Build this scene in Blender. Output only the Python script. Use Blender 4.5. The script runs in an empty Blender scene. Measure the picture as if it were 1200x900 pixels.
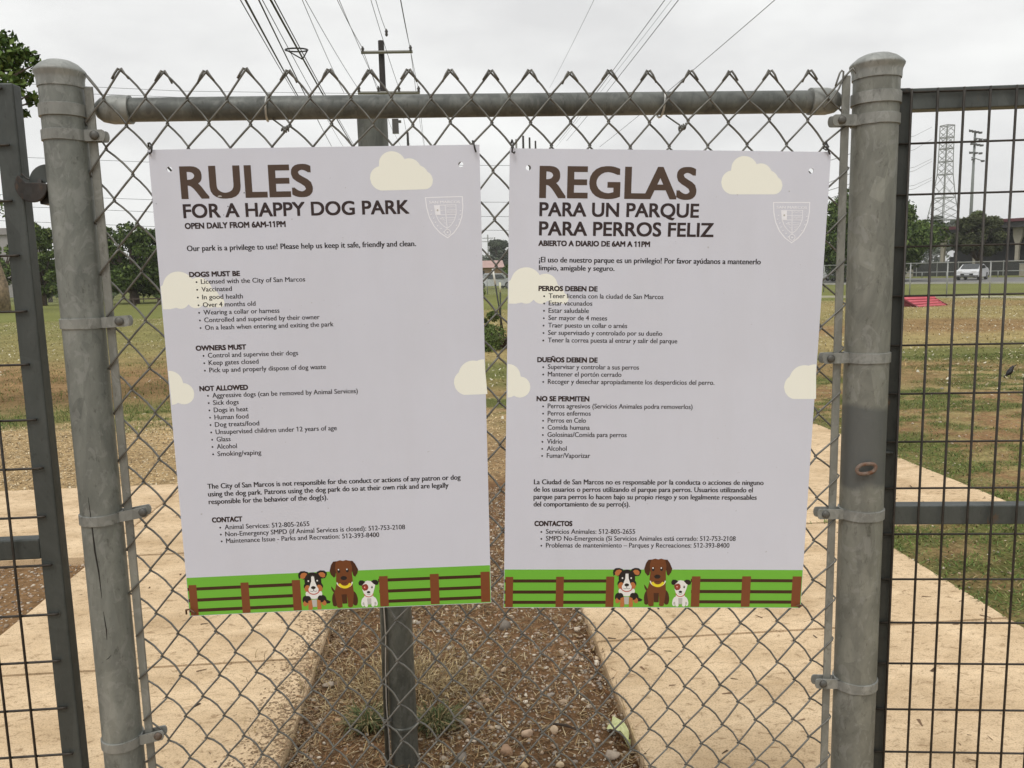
import bpy, bmesh, math, random
import numpy as np
from math import sin, cos, pi, radians
from mathutils import Matrix, Vector

S = bpy.context.scene
C = S.collection
random.seed(4); rng = np.random.default_rng(11)

# ------------------------------------------------------------------ camera
FPX, PITCH, ROLL, YAW = 950.0, radians(7.8), radians(1.34), radians(4.3)
EYE = np.array([0.0, -1.5, 1.58])
FW = np.array([sin(YAW)*cos(PITCH), cos(YAW)*cos(PITCH), -sin(PITCH)])
R0 = np.array([cos(YAW), -sin(YAW), 0.0]); U0 = np.cross(R0, FW)
RT = R0*cos(ROLL) - U0*sin(ROLL); UP = U0*cos(ROLL) + R0*sin(ROLL)
cam = bpy.data.cameras.new('camera'); camo = bpy.data.objects.new('camera', cam); C.objects.link(camo)
cam.sensor_width = 36.0; cam.lens = FPX/1200*36; cam.clip_start = 0.05; cam.clip_end = 9000
M = Matrix.Identity(4)
for i in range(3):
    M[i][0] = RT[i]; M[i][1] = UP[i]; M[i][2] = -FW[i]; M[i][3] = EYE[i]
camo.matrix_world = M
S.camera = camo

# ------------------------------------------------------------------ sky, sun, exposure
SUN_EL, SUN_AZ = radians(58), radians(205)
w = bpy.data.worlds.new('World'); S.world = w; w.use_nodes = True
nt = w.node_tree; N = nt.nodes; Lk = nt.links
bg = N['Background']; bg.inputs['Strength'].default_value = 0.1
sky = N.new('ShaderNodeTexSky'); sky.sky_type = 'NISHITA'; sky.sun_disc = False
sky.sun_elevation = SUN_EL; sky.sun_rotation = SUN_AZ
tc = N.new('ShaderNodeTexCoord'); mp = N.new('ShaderNodeMapping'); mp.inputs['Scale'].default_value = (1.6, 1.6, 4.2)
no = N.new('ShaderNodeTexNoise'); no.inputs['Scale'].default_value = 1.9; no.inputs['Detail'].default_value = 5; no.inputs['Roughness'].default_value = .52
cr = N.new('ShaderNodeValToRGB')
cr.color_ramp.elements[0].position = .34; cr.color_ramp.elements[0].color = (7.3, 7.3, 7.28, 1)
cr.color_ramp.elements[1].position = .64; cr.color_ramp.elements[1].color = (9.45, 9.5, 9.35, 1)
mx = N.new('ShaderNodeMix'); mx.data_type = 'RGBA'; mx.inputs['Factor'].default_value = .97
Lk.new(tc.outputs['Generated'], mp.inputs['Vector']); Lk.new(mp.outputs[0], no.inputs['Vector'])
Lk.new(no.outputs['Fac'], cr.inputs['Fac'])
Lk.new(sky.outputs[0], mx.inputs[6]); Lk.new(cr.outputs[0], mx.inputs[7]); Lk.new(mx.outputs[2], bg.inputs['Color'])
sun = bpy.data.lights.new('sun', 'SUN'); sun.energy = 1.5; sun.angle = radians(25); sun.color = (1, .97, .92)
suno = bpy.data.objects.new('sun', sun); C.objects.link(suno)
sd = Vector((sin(SUN_AZ)*cos(SUN_EL), cos(SUN_AZ)*cos(SUN_EL), sin(SUN_EL)))
suno.rotation_euler = sd.to_track_quat('Z', 'Y').to_euler()
S.view_settings.view_transform = 'Standard'; S.view_settings.look = 'None'
S.view_settings.exposure = 0.12; S.view_settings.gamma = 1.0

# ------------------------------------------------------------------ survey helpers (photo measurement -> place in the world)
def ray(x, y):
    x = np.asarray(x, float); y = np.asarray(y, float)
    d = FW*FPX + (x-600)[..., None]*RT + (450-y)[..., None]*UP
    return d/np.linalg.norm(d, axis=-1, keepdims=True)
def onY(x, y, Y=0.0):
    d = ray(x, y); return EYE + d*((Y-EYE[1])/d[..., 1:2])
def onZ(x, y, Z=0.0):
    d = ray(x, y); return EYE + d*((Z-EYE[2])/d[..., 2:3])
def far(x, y, D):                     # point seen at (x, y), D metres away along the ground
    d = ray(x, y); return EYE + d*(D/np.hypot(d[..., 0:1], d[..., 1:2]))

# ------------------------------------------------------------------ materials
def mat(name, col, rough=.7, metal=0.0, var=0.0, vscale=20, bump=0.0, bscale=60, col2=None, stretch=None, spec=.5, detail=6):
    m = bpy.data.materials.new(name); m.use_nodes = True
    t = m.node_tree; b = t.nodes['Principled BSDF']
    b.inputs['Base Color'].default_value = (*col, 1); b.inputs['Roughness'].default_value = rough
    b.inputs['Metallic'].default_value = metal; b.inputs['Specular IOR Level'].default_value = spec
    if var or col2 or bump:
        tcn = t.nodes.new('ShaderNodeTexCoord'); mpn = t.nodes.new('ShaderNodeMapping')
        t.links.new(tcn.outputs['Object'], mpn.inputs['Vector'])
        if stretch: mpn.inputs['Scale'].default_value = stretch
        if var or col2:
            n = t.nodes.new('ShaderNodeTexNoise'); n.inputs['Scale'].default_value = vscale; n.inputs['Detail'].default_value = detail; n.inputs['Roughness'].default_value = .65
            r = t.nodes.new('ShaderNodeValToRGB')
            c2 = col2 or tuple(c*(1+var) for c in col); c1 = col if col2 else tuple(c*(1-var) for c in col)
            r.color_ramp.elements[0].position = .36; r.color_ramp.elements[1].position = .66
            r.color_ramp.elements[0].color = (*c1, 1); r.color_ramp.elements[1].color = (*c2, 1)
            t.links.new(mpn.outputs[0], n.inputs['Vector']); t.links.new(n.outputs['Fac'], r.inputs['Fac']); t.links.new(r.outputs[0], b.inputs['Base Color'])
        if bump:
            n2 = t.nodes.new('ShaderNodeTexNoise'); n2.inputs['Scale'].default_value = bscale; n2.inputs['Detail'].default_value = 5
            bp = t.nodes.new('ShaderNodeBump'); bp.inputs['Strength'].default_value = bump; bp.inputs['Distance'].default_value = .01
            t.links.new(mpn.outputs[0], n2.inputs['Vector']); t.links.new(n2.outputs['Fac'], bp.inputs['Height']); t.links.new(bp.outputs[0], b.inputs['Normal'])
    return m
def node(m, typ, **kw):
    n = m.node_tree.nodes.new(typ)
    for k, v in kw.items():
        if k in n.inputs.keys(): n.inputs[k].default_value = v
        else: setattr(n, k, v)
    return n
def galv(name, c1, c2, rust=0.0, paint=None, scale=9., flakes=1.0):   # weathered galvanised steel: spangle blotches, drips, grime, optional rust and paint patch
    m = mat(name, c1, .52, .25)
    t = m.node_tree; b = t.nodes['Principled BSDF']; L = t.links.new
    tcn = node(m, 'ShaderNodeTexCoord'); mp1 = node(m, 'ShaderNodeMapping'); mp1.inputs['Scale'].default_value = (1, 1, .45)
    L(tcn.outputs['Object'], mp1.inputs['Vector'])
    n1 = node(m, 'ShaderNodeTexNoise', Scale=scale*1.3, Detail=8, Roughness=.68, Distortion=1.1)
    vo = node(m, 'ShaderNodeTexVoronoi', Scale=scale*4.5)
    n2 = node(m, 'ShaderNodeTexNoise', Scale=90, Detail=6, Roughness=.75)
    for n in (n1, vo, n2): L(mp1.outputs[0], n.inputs['Vector'])
    r1 = node(m, 'ShaderNodeValToRGB'); e = r1.color_ramp.elements
    e[0].position = .36; e[0].color = (*c1, 1); e[1].position = .66; e[1].color = (*c2, 1)
    L(n1.outputs['Fac'], r1.inputs['Fac'])
    m1 = node(m, 'ShaderNodeMix', data_type='RGBA', blend_type='OVERLAY'); m1.inputs['Factor'].default_value = .16
    bw = node(m, 'ShaderNodeRGBToBW'); L(vo.outputs['Color'], bw.inputs[0]); L(r1.outputs[0], m1.inputs[6]); L(bw.outputs[0], m1.inputs[7])
    hs = node(m, 'ShaderNodeHueSaturation', Saturation=.9); L(m1.outputs[2], hs.inputs['Color'])
    r2 = node(m, 'ShaderNodeValToRGB'); e = r2.color_ramp.elements
    e[0].position = .31; e[0].color = (.35, .33, .30, 1); e[1].position = .43; e[1].color = (1, 1, 1, 1)
    L(n2.outputs['Fac'], r2.inputs['Fac'])
    m2 = node(m, 'ShaderNodeMix', data_type='RGBA', blend_type='MULTIPLY'); m2.inputs['Factor'].default_value = .65
    L(hs.outputs[0], m2.inputs[6]); L(r2.outputs[0], m2.inputs[7])
    out = m2.outputs[2]
    # crisp zinc flakes, lighter and darker
    for (sc_, lo_, hi_, cc_, ff_) in ((30, .555, .60, (.35, .355, .34), .24), (24, .58, .62, (.12, .125, .115), .18)):
        mpf = node(m, 'ShaderNodeMapping'); mpf.inputs['Location'].default_value = (sc_*.13, .7, 0); mpf.inputs['Scale'].default_value = (1, 1, .7); L(tcn.outputs['Object'], mpf.inputs['Vector'])
        nf = node(m, 'ShaderNodeTexNoise', Scale=sc_, Detail=4, Roughness=.6, Distortion=1.6); L(mpf.outputs[0], nf.inputs['Vector'])
        rf = node(m, 'ShaderNodeValToRGB'); e = rf.color_ramp.elements; e[0].position = lo_; e[0].color = (0, 0, 0, 1); e[1].position = hi_; e[1].color = (ff_*flakes, ff_*flakes, ff_*flakes, 1); L(nf.outputs['Fac'], rf.inputs['Fac'])
        mf = node(m, 'ShaderNodeMix', data_type='RGBA'); k_ = sum(c2)/3/.24; mf.inputs[7].default_value = (*[q*k_ for q in cc_], 1); L(rf.outputs[0], mf.inputs['Factor']); L(out, mf.inputs[6]); out = mf.outputs[2]
    # thin pale scratches and scuffs
    mp3 = node(m, 'ShaderNodeMapping'); mp3.inputs['Scale'].default_value = (60, 60, 6); mp3.inputs['Rotation'].default_value = (.3, .5, .2)
    L(tcn.outputs['Object'], mp3.inputs['Vector'])
    n4 = node(m, 'ShaderNodeTexNoise', Scale=1.6, Detail=8, Roughness=.8); L(mp3.outputs[0], n4.inputs['Vector'])
    r4 = node(m, 'ShaderNodeValToRGB'); e = r4.color_ramp.elements
    e[0].position = .63; e[0].color = (0, 0, 0, 1); e[1].position = .70; e[1].color = (.55, .55, .55, 1)
    L(n4.outputs['Fac'], r4.inputs['Fac'])
    m4 = node(m, 'ShaderNodeMix', data_type='RGBA'); m4.inputs[7].default_value = (*[min(1, q*1.5) for q in c2], 1)
    L(r4.outputs[0], m4.inputs['Factor']); L(out, m4.inputs[6]); out = m4.outputs[2]
    if rust:
        n3 = node(m, 'ShaderNodeTexNoise', Scale=13, Detail=8, Roughness=.7); L(mp1.outputs[0], n3.inputs['Vector'])
        r3 = node(m, 'ShaderNodeValToRGB'); e = r3.color_ramp.elements
        e[0].position = .62-rust*.2; e[0].color = (0, 0, 0, 1); e[1].position = .70-rust*.1; e[1].color = (1, 1, 1, 1)
        L(n3.outputs['Fac'], r3.inputs['Fac'])
        m3 = node(m, 'ShaderNodeMix', data_type='RGBA'); m3.inputs[7].default_value = (.13, .065, .03, 1)
        L(r3.outputs[0], m3.inputs['Factor']); L(out, m3.inputs[6]); out = m3.outputs[2]
    if paint:                                             # a brushed-on patch of darker grey paint between two heights
        sx = node(m, 'ShaderNodeSeparateXYZ'); L(tcn.outputs['Object'], sx.inputs[0])
        nn = node(m, 'ShaderNodeTexNoise', Scale=18); L(tcn.outputs['Object'], nn.inputs['Vector'])
        ad = node(m, 'ShaderNodeMath', operation='MULTIPLY_ADD'); L(nn.outputs['Fac'], ad.inputs[0]); ad.inputs[1].default_value = .03; L(sx.outputs['Z'], ad.inputs[2])
        a = node(m, 'ShaderNodeMapRange'); L(ad.outputs[0], a.inputs[0]); a.inputs[1].default_value = paint[0]; a.inputs[2].default_value = paint[0]+.012
        c = node(m, 'ShaderNodeMapRange'); L(ad.outputs[0], c.inputs[0]); c.inputs[1].default_value = paint[1]; c.inputs[2].default_value = paint[1]+.014; c.inputs[3].default_value = 1; c.inputs[4].default_value = 0
        mu = node(m, 'ShaderNodeMath', operation='MULTIPLY'); L(a.outputs[0], mu.inputs[0]); L(c.outputs[0], mu.inputs[1])
        mu2 = node(m, 'ShaderNodeMath', operation='MULTIPLY'); L(mu.outputs[0], mu2.inputs[0]); mu2.inputs[1].default_value = .88
        mp_ = node(m, 'ShaderNodeMix', data_type='RGBA'); mp_.inputs[7].default_value = (.105, .112, .110, 1)
        L(mu2.outputs[0], mp_.inputs['Factor']); L(out, mp_.inputs[6]); out = mp_.outputs[2]
    L(out, b.inputs['Base Color'])
    rr = node(m, 'ShaderNodeMapRange'); L(n1.outputs['Fac'], rr.inputs[0]); rr.inputs[3].default_value = .62; rr.inputs[4].default_value = .42; L(rr.outputs[0], b.inputs['Roughness'])
    bp = node(m, 'ShaderNodeBump', Strength=.12, Distance=.004); L(n2.outputs['Fac'], bp.inputs['Height']); L(bp.outputs[0], b.inputs['Normal'])
    return m
def attr_mat(name, rough=.85, vscale=60, lo=.7, hi=1.25, bump=.0, bscale=80, backlight=False):
    m = mat(name, (1, 1, 1), rough, spec=.06); t = m.node_tree; b = t.nodes['Principled BSDF']; L = t.links.new
    a = node(m, 'ShaderNodeAttribute', attribute_name='Col'); tcn = node(m, 'ShaderNodeTexCoord')
    n = node(m, 'ShaderNodeTexNoise', Scale=vscale, Detail=7, Roughness=.7); L(tcn.outputs['Object'], n.inputs['Vector'])
    mr = node(m, 'ShaderNodeMapRange'); mr.inputs[1].default_value = .3; mr.inputs[2].default_value = .7; mr.inputs[3].default_value = lo; mr.inputs[4].default_value = hi
    L(n.outputs['Fac'], mr.inputs[0])
    v = node(m, 'ShaderNodeVectorMath', operation='SCALE'); L(a.outputs['Color'], v.inputs[0]); L(mr.outputs[0], v.inputs['Scale'])
    L(v.outputs[0], b.inputs['Base Color'])
    if bump:
        n2 = node(m, 'ShaderNodeTexNoise', Scale=bscale, Detail=8, Roughness=.7); L(tcn.outputs['Object'], n2.inputs['Vector'])
        bp = node(m, 'ShaderNodeBump', Strength=bump, Distance=.02); L(n2.outputs['Fac'], bp.inputs['Height']); L(bp.outputs[0], b.inputs['Normal'])
    return m

M_POST = galv('galvanised_post', (.145, .157, .142), (.252, .265, .24))
M_POSTR = galv('galvanised_post_painted_patch', (.152, .156, .134), (.250, .254, .218), paint=(1.165, 1.318))
M_RAIL = galv('galvanised_rail', (.085, .092, .086), (.165, .175, .16))
M_CAP = galv('cast_cap', (.22, .23, .215), (.33, .34, .32), scale=14)
M_BAND = galv('pressed_band', (.20, .205, .19), (.29, .295, .27))
M_BOLT = galv('old_bolt', (.075, .075, .068), (.13, .125, .11), rust=.2)
M_BAR = galv('tension_bar_steel', (.19, .192, .17), (.26, .26, .23))
M_WIRE = mat('fence_wire', (.145, .142, .128), .5, .35, var=.3, vscale=30)
M_WIRE2 = mat('bright_tie_wire', (.5, .5, .48), .4, .6, var=.1)
M_GATE = galv('dark_gate_paint', (.048, .056, .052), (.085, .095, .09), rust=.02, scale=4, flakes=.25)
M_GATER = galv('dark_gate_steel', (.022, .025, .022), (.045, .05, .045), rust=.12, scale=4, flakes=.3)
M_GWIRE = mat('gate_mesh_wire', (.042, .036, .030), .5, .45, var=.3, vscale=40)
M_LATCH = galv('rusty_latch', (.022, .02, .018), (.05, .04, .034), rust=.25, scale=20)
M_RUST = mat('rusty_link', (.16, .07, .035), .8, .3, col2=(.24, .20, .17), vscale=60, bump=.3, bscale=200)
M_BPOST = galv('grimy_post', (.065, .07, .06), (.13, .135, .115), scale=7)
M_SIGN = mat('sign_sheet', (.635, .65, .735), .38, var=.022, vscale=3, spec=.4)

def dirty_sign():
    m = M_SIGN; b = m.node_tree.nodes['Principled BSDF']; L = m.node_tree.links.new; src = b.inputs['Base Color'].links[0].from_socket
    t_ = node(m, 'ShaderNodeTexCoord'); mp_ = node(m, 'ShaderNodeMapping'); mp_.inputs['Scale'].default_value = (9, 9, 2.2); L(t_.outputs['Object'], mp_.inputs['Vector'])
    n_ = node(m, 'ShaderNodeTexNoise', Scale=1.0, Detail=5, Roughness=.6); L(mp_.outputs[0], n_.inputs['Vector'])
    r_ = node(m, 'ShaderNodeValToRGB'); e = r_.color_ramp.elements; e[0].position = .30; e[0].color = (.965, .96, .95, 1); e[1].position = .55; e[1].color = (1, 1, 1, 1); L(n_.outputs['Fac'], r_.inputs['Fac'])
    s_ = node(m, 'ShaderNodeTexNoise', Scale=130, Detail=3); L(t_.outputs['Object'], s_.inputs['Vector'])
    q_ = node(m, 'ShaderNodeValToRGB'); e = q_.color_ramp.elements; e[0].position = .22; e[0].color = (.6, .57, .52, 1); e[1].position = .27; e[1].color = (1, 1, 1, 1); L(s_.outputs['Fac'], q_.inputs['Fac'])
    a_ = node(m, 'ShaderNodeMix', data_type='RGBA', blend_type='MULTIPLY'); a_.inputs['Factor'].default_value = .8; L(src, a_.inputs[6]); L(r_.outputs[0], a_.inputs[7])
    c_ = node(m, 'ShaderNodeMix', data_type='RGBA', blend_type='MULTIPLY'); c_.inputs['Factor'].default_value = .8; L(a_.outputs[2], c_.inputs[6]); L(q_.outputs[0], c_.inputs[7]); L(c_.outputs[2], b.inputs['Base Color'])
dirty_sign()
M_SIGNEDGE = mat('sign_edge', (.5, .5, .5), .5)
M_ZIP = mat('black_zip_tie', (.02, .018, .016), .4)

# ------------------------------------------------------------------ mesh helpers
class MB:
    def __init__(s): s.v = []; s.f = []; s.mi = []; s.n = 0
    def add(s, v, f, mi=0):
        v = np.asarray(v, float).reshape(-1, 3); s.v.append(v)
        s.f += [tuple(i+s.n for i in q) for q in f]; s.mi += [mi]*len(f); s.n += len(v); return s
    def box(s, c, size, rot=None, mi=0, bevel=0):
        h = np.array(size)/2
        v = np.array([[x, y, z] for x in (-1, 1) for y in (-1, 1) for z in (-1, 1)], float)*h
        if rot is not None: v = v @ np.array(rot).T
        return s.add(v+np.array(c), [(0, 1, 3, 2), (4, 6, 7, 5), (0, 4, 5, 1), (2, 3, 7, 6), (0, 2, 6, 4), (1, 5, 7, 3)], mi)
    def bbox(s, a, b, mi=0):
        a = np.array(a, float); b = np.array(b, float); return s.box((a+b)/2, np.abs(b-a), mi=mi)
    def tube(s, pts, r, seg=8, closed=False, cap=True, mi=0, up=(0, 0, 1)):
        P = np.array(pts, float); n = len(P); r = np.broadcast_to(np.array(r, float), (n,))
        if closed: T = np.roll(P, -1, 0)-np.roll(P, 1, 0)
        else: T = np.gradient(P, axis=0)
        T /= np.linalg.norm(T, axis=1, keepdims=True)+1e-12
        A = None; V = []
        for i in range(n):
            if A is None:
                u = np.array(up, float)
                if abs(T[i] @ u) > .95: u = np.array([1., 0, 0])
                A = np.cross(T[i], u)
            A = A - T[i]*(A @ T[i]); A /= np.linalg.norm(A); B = np.cross(T[i], A)
            for k in range(seg):
                a = 2*pi*k/seg; V.append(P[i]+r[i]*(A*cos(a)+B*sin(a)))
        F = []
        for i in range(n if closed else n-1):
            j = (i+1) % n
            for k in range(seg):
                l = (k+1) % seg; F.append((i*seg+k, i*seg+l, j*seg+l, j*seg+k))
        if cap and not closed:
            F.append(tuple(range(seg))[::-1]); F.append(tuple((n-1)*seg+k for k in range(seg)))
        return s.add(V, F, mi)
    def lathe(s, prof, c, seg=32, axis=2, mi=0):     # prof: (radius, height) pairs
        V = []; F = []
        for (r, h) in prof:
            for k in range(seg):
                a = 2*pi*k/seg; p = [r*cos(a), r*sin(a), h]
                if axis == 0: p = [h, r*cos(a), r*sin(a)]
                if axis == 1: p = [r*cos(a), h, r*sin(a)]
                V.append(p)
        for i in range(len(prof)-1):
            for k in range(seg):
                l = (k+1) % seg; F.append((i*seg+k, i*seg+l, (i+1)*seg+l, (i+1)*seg+k))
        F.append(tuple(range(seg))[::-1]); F.append(tuple((len(prof)-1)*seg+k for k in range(seg)))
        return s.add(np.array(V)+np.array(c), F, mi)
    def prism(s, poly, a, b, plane='xz', mi=0):      # polygon extruded from a to b along the third axis
        n = len(poly)
        def P(p, t): return {'xz': (p[0], t, p[1]), 'xy': (p[0], p[1], t), 'yz': (t, p[0], p[1])}[plane]
        V = [P(p, a) for p in poly]+[P(p, b) for p in poly]
        F = [tuple(range(n))[::-1], tuple(range(n, 2*n))]+[(i, (i+1) % n, n+(i+1) % n, n+i) for i in range(n)]
        return s.add(V, F, mi)
    def build(s, name, m, parent=None, smooth=False, auto=None, bevel=0, loc=None):
        V = np.concatenate(s.v) if s.v else np.zeros((0, 3))
        o0 = np.zeros(3)
        if parent is not None:
            q = parent
            while q.parent: q = q.parent
            o0 = np.array(q.location)
        elif loc is not None: o0 = np.array(loc, float)
        me = bpy.data.meshes.new(name); me.from_pydata((V-o0).tolist(), [], s.f)
        for k in (m if isinstance(m, (list, tuple)) else [m]): me.materials.append(k)
        if any(s.mi): me.polygons.foreach_set('material_index', s.mi)
        me.update()
        bm = bmesh.new(); bm.from_mesh(me); bmesh.ops.recalc_face_normals(bm, faces=bm.faces); bm.to_mesh(me); bm.free()
        if smooth or auto:
            me.polygons.foreach_set('use_smooth', [True]*len(me.polygons))
            if auto: me.set_sharp_from_angle(angle=radians(auto))
        o = bpy.data.objects.new(name, me); C.objects.link(o)
        if parent is not None: o.parent = parent
        elif loc is not None: o.location = loc
        if bevel:
            b = o.modifiers.new('bevel', 'BEVEL'); b.width = bevel; b.segments = 2; b.limit_method = 'ANGLE'
        return o
def tag(o, label=None, cat=None, group=None, kind=None):
    if label: o['label'] = label
    if cat: o['category'] = cat
    if group: o['group'] = group
    if kind: o['kind'] = kind
    return o
def thing(name, label, cat, loc=(0, 0, 0), group=None):
    o = bpy.data.objects.new(name, None); C.objects.link(o); o.location = [float(v) for v in loc]; o.empty_display_size = .2
    return tag(o, label, cat, group)
def copy_tree(o, parent=None):
    c = o.copy(); C.objects.link(c); c.parent = parent
    for ch in o.children: copy_tree(ch, c)
    return c
def raw(name, V, F, m, parent=None, col=None, smooth=False, kind=None, loc=None):   # big numpy meshes; F is (n,3) or (n,4)
    V = np.asarray(V, np.float32); F = np.asarray(F, np.int32)
    if parent is not None: V = V-np.array(parent.location, np.float32)
    elif loc is not None: V = V-np.array(loc, np.float32)
    me = bpy.data.meshes.new(name); k = F.shape[1]
    me.vertices.add(len(V)); me.vertices.foreach_set('co', V.ravel())
    me.loops.add(F.size); me.loops.foreach_set('vertex_index', F.ravel())
    me.polygons.add(len(F)); me.polygons.foreach_set('loop_start', np.arange(0, F.size, k, dtype=np.int32))
    me.update(calc_edges=True)
    if smooth: me.polygons.foreach_set('use_smooth', np.ones(len(F), bool))
    if col is not None:
        a = me.color_attributes.new('Col', 'FLOAT_COLOR', 'POINT')
        c4 = np.ones((len(V), 4), np.float32); c4[:, :3] = col; a.data.foreach_set('color', c4.ravel())
    me.materials.append(m)
    o = bpy.data.objects.new(name, me); C.objects.link(o)
    if parent is not None: o.parent = parent
    elif loc is not None: o.location = loc
    if kind: o['kind'] = kind
    return o
def vnoise(x, y, f, seed=0):          # smooth value noise on a lattice
    x = np.asarray(x)*f+seed*17.3; y = np.asarray(y)*f+seed*9.1
    xi = np.floor(x).astype(np.int64); yi = np.floor(y).astype(np.int64); fx = x-xi; fy = y-yi
    fx = fx*fx*(3-2*fx); fy = fy*fy*(3-2*fy)
    def h(a, b):
        n = (a*374761393+b*668265263+seed*69069) & 0x7fffffff
        n = ((n ^ (n >> 13))*1274126177) & 0x7fffffff
        return ((n ^ (n >> 16)) & 0xffff)/65535.0
    return (h(xi, yi)*(1-fx)+h(xi+1, yi)*fx)*(1-fy)+(h(xi, yi+1)*(1-fx)+h(xi+1, yi+1)*fx)*fy
def fbm(x, y, f, seed=0, o=4):
    s = 0; a = .5
    for i in range(o): s = s+a*vnoise(x, y, f*2**i, seed+i); a *= .5
    return s/(1-.5**o)
def ss(x, a, b): t = np.clip((x-a)/(b-a), 0, 1); return t*t*(3-2*t)
# ================================================================== GROUND
# footprint of the concrete (x0, x1, y0, y1)
PAVE_L = [(-2.09, -.60, -4.0, 3.2), (-9.0, -.62, 3.2, 4.9)]
PAVE_R = [(.585, 2.45, -4.0, 3.2), (.60, 3.66, 3.2, 6.3)]
def on_pave(x, y, pad=0.0):
    r = np.zeros(np.shape(x), bool)
    for a, b, c, d in PAVE_L+PAVE_R: r |= (x > a-pad) & (x < b+pad) & (y > c-pad) & (y < d+pad)
    return r
GREEN, OLIVE, TAN, SOIL, DIRT, MULCH = [np.array(c) for c in ((.11, .138, .038), (.25, .235, .09), (.35, .275, .125), (.30, .18, .09), (.215, .122, .062), (.56, .41, .215))]
def zones(x, y):
    """weights of green, olive, tan, soil, dirt, mulch at a place of the ground"""
    n1 = fbm(x, y, .35, 1); n2 = fbm(x, y*1.8, 1.1, 2); n3 = fbm(x, y, .12, 3)
    near = 1-ss(y, 5.5, 7.5); mid = (1-ss(np.abs(x), .9, 1.4))
    dirt = np.clip(near*(1-ss(x, 2.0, 2.4))*1.0, 0, 1)
    dirt = np.where((x < -1.5), near*.45, dirt)
    left = 1-ss(x+y*.0, -.5, 1.5)
    mulch = left*ss(y, 4.6, 4.9)*(1-ss(y+1.6*(n2-.5)+.8*(n1-.5), 7.3, 8.4))
    n4 = fbm(x, y*1.3, 4.0, 15); g = ss(n2*.5+n1*.2+n4*.3, .415, .53)
    yy = y+5*(n1-.5)
    # left field: green fringe, red-brown belt, then yellow-green
    gl = g*.8*(1-ss(yy, 8.8, 10.3))*(.4+.9*n4)+.25*g*ss(yy, 9, 11)*(1-ss(yy, 15, 18))+ss(yy, 15, 18)*.42
    sl = ss(yy, 8.6, 11)*(1-ss(yy, 13.5, 17.5))*.8
    # right field: mixed weeds, green belt at 12 m, brown belt at 18 m, yellow-green behind
    gr = (g*1.0*(1-ss(yy, 8.5, 10))+.9*ss(yy, 9.6, 11)*(1-ss(yy, 12.0, 13.5))+.15*ss(y, 14, 20))
    n5 = fbm(x, y, 9, 19, 3); sr = 1.0*(1-ss(yy, 7.5, 9))*(1-g*.8)*ss(n5*.5+n4*.5, .35, .55)+.55*(.5+n4)*ss(yy, 8.6, 9.2)*(1-ss(yy, 9.8, 10.6))+.75*ss(yy, 14.5, 16.5)*(1-ss(yy, 19, 22))+.5*ss(yy, 26, 27.5)*(1-ss(yy, 30, 32))*ss(x, 14, 18)
    sl = np.where((x < -1.5) & (y < 5), near*.9, sl); gl = np.where((x < -1.5) & (y < 5), gl*.15, gl)
    green = np.where(x < 0, gl, gr); soil = np.where(x < 0, sl, sr)
    green = green*.85*(1-mulch)*(1-dirt); soil = soil*(1-mulch)*(1-dirt)
    rest = np.clip(1-green-soil-mulch-dirt, 0, 1)
    ol = rest*ss(n3+.3*n2, .45, .85)*.6+rest*ss(y, 18, 40)*.3
    ol = np.minimum(ol, rest); tan = rest-ol
    # the grass creeps along the right-hand concrete edge
    edge = ((x > 2.3) & (y < 9)) * np.exp(-((np.minimum(np.abs(x-2.45)+(y > 3.2)*9, np.abs(x-3.7)+(y < 3.0)*9))/.22)**2)
    edge = np.maximum(edge, ((x > 2.3) & (x < 9))*np.exp(-((y-3.05)/.16)**2)*(x > 2.45))
    green = np.clip(green+edge*(.6+.8*n2), 0, 1.2); soil = soil+.0
    W = np.stack([green, ol, tan, soil, dirt, mulch], -1); W = np.clip(W, 0, None)
    return W/np.maximum(W.sum(-1, keepdims=True), 1e-6)
def ground_col(x, y):
    W = zones(x, y)
    c = W @ np.stack([GREEN, OLIVE, TAN, SOIL, DIRT, MULCH])
    c = c*(.62+.76*(.55*fbm(x, y*1.6, 1.6, 6)+.45*fbm(x, y*1.3, 7, 26, 3)))[..., None]
    bank = ss(y, 33.5, 35)[..., None]; c = c*(1-bank)+(np.array([.18, .19, .06])*(.8+.4*fbm(x, y, .2, 8))[..., None])*bank
    return c
def grow(a, b, step, k=1.06, lim=3500):
    r = list(np.arange(a, b, step)); s = step
    while r[-1] < lim: s *= k; r.append(r[-1]+s)
    return np.array(r)
xr = grow(0, 12, .085, 1.07); xs = np.concatenate([-xr[1:][::-1], xr]); ys = np.concatenate([[-600, -200, -60, -20, -8, -4], grow(-2, 11, .07, 1.035)])
X, Y = np.meshgrid(xs, ys); X = X.ravel(); Y = Y.ravel()
W = zones(X, Y)
Z = -.035+.016*(fbm(X, Y, 3.5, 5)-.5)+.006*(fbm(X, Y, 14, 7, 2)-.5)
Z = np.where(on_pave(X, Y, .01), -.075, Z)
Z = Z + .012*W[:, 5] + .02*ss(Y, 7, 12)
Z = np.where((Y > 60) | (np.abs(X) > 60), -.03, Z)
nx = len(xs); idx = np.arange(len(X)).reshape(len(ys), nx)
F = np.stack([idx[:-1, :-1], idx[:-1, 1:], idx[1:, 1:], idx[1:, :-1]], -1).reshape(-1, 4)
M_GROUND = attr_mat('ground_soil_and_grass', .95, 30, .5, 1.45, bump=1.0, bscale=48)
raw('ground', np.stack([X, Y, Z], -1), F, M_GROUND, col=ground_col(X, Y), smooth=True, kind='structure')
def gz(x, y):
    z = -.035+.016*(fbm(x, y, 3.5, 5)-.5)+.006*(fbm(x, y, 14, 7, 2)-.5)
    z = z+.012*zones(x, y)[..., 5]+.02*ss(y, 7, 12)
    return np.where(on_pave(x, y), 0.0, z)

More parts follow.
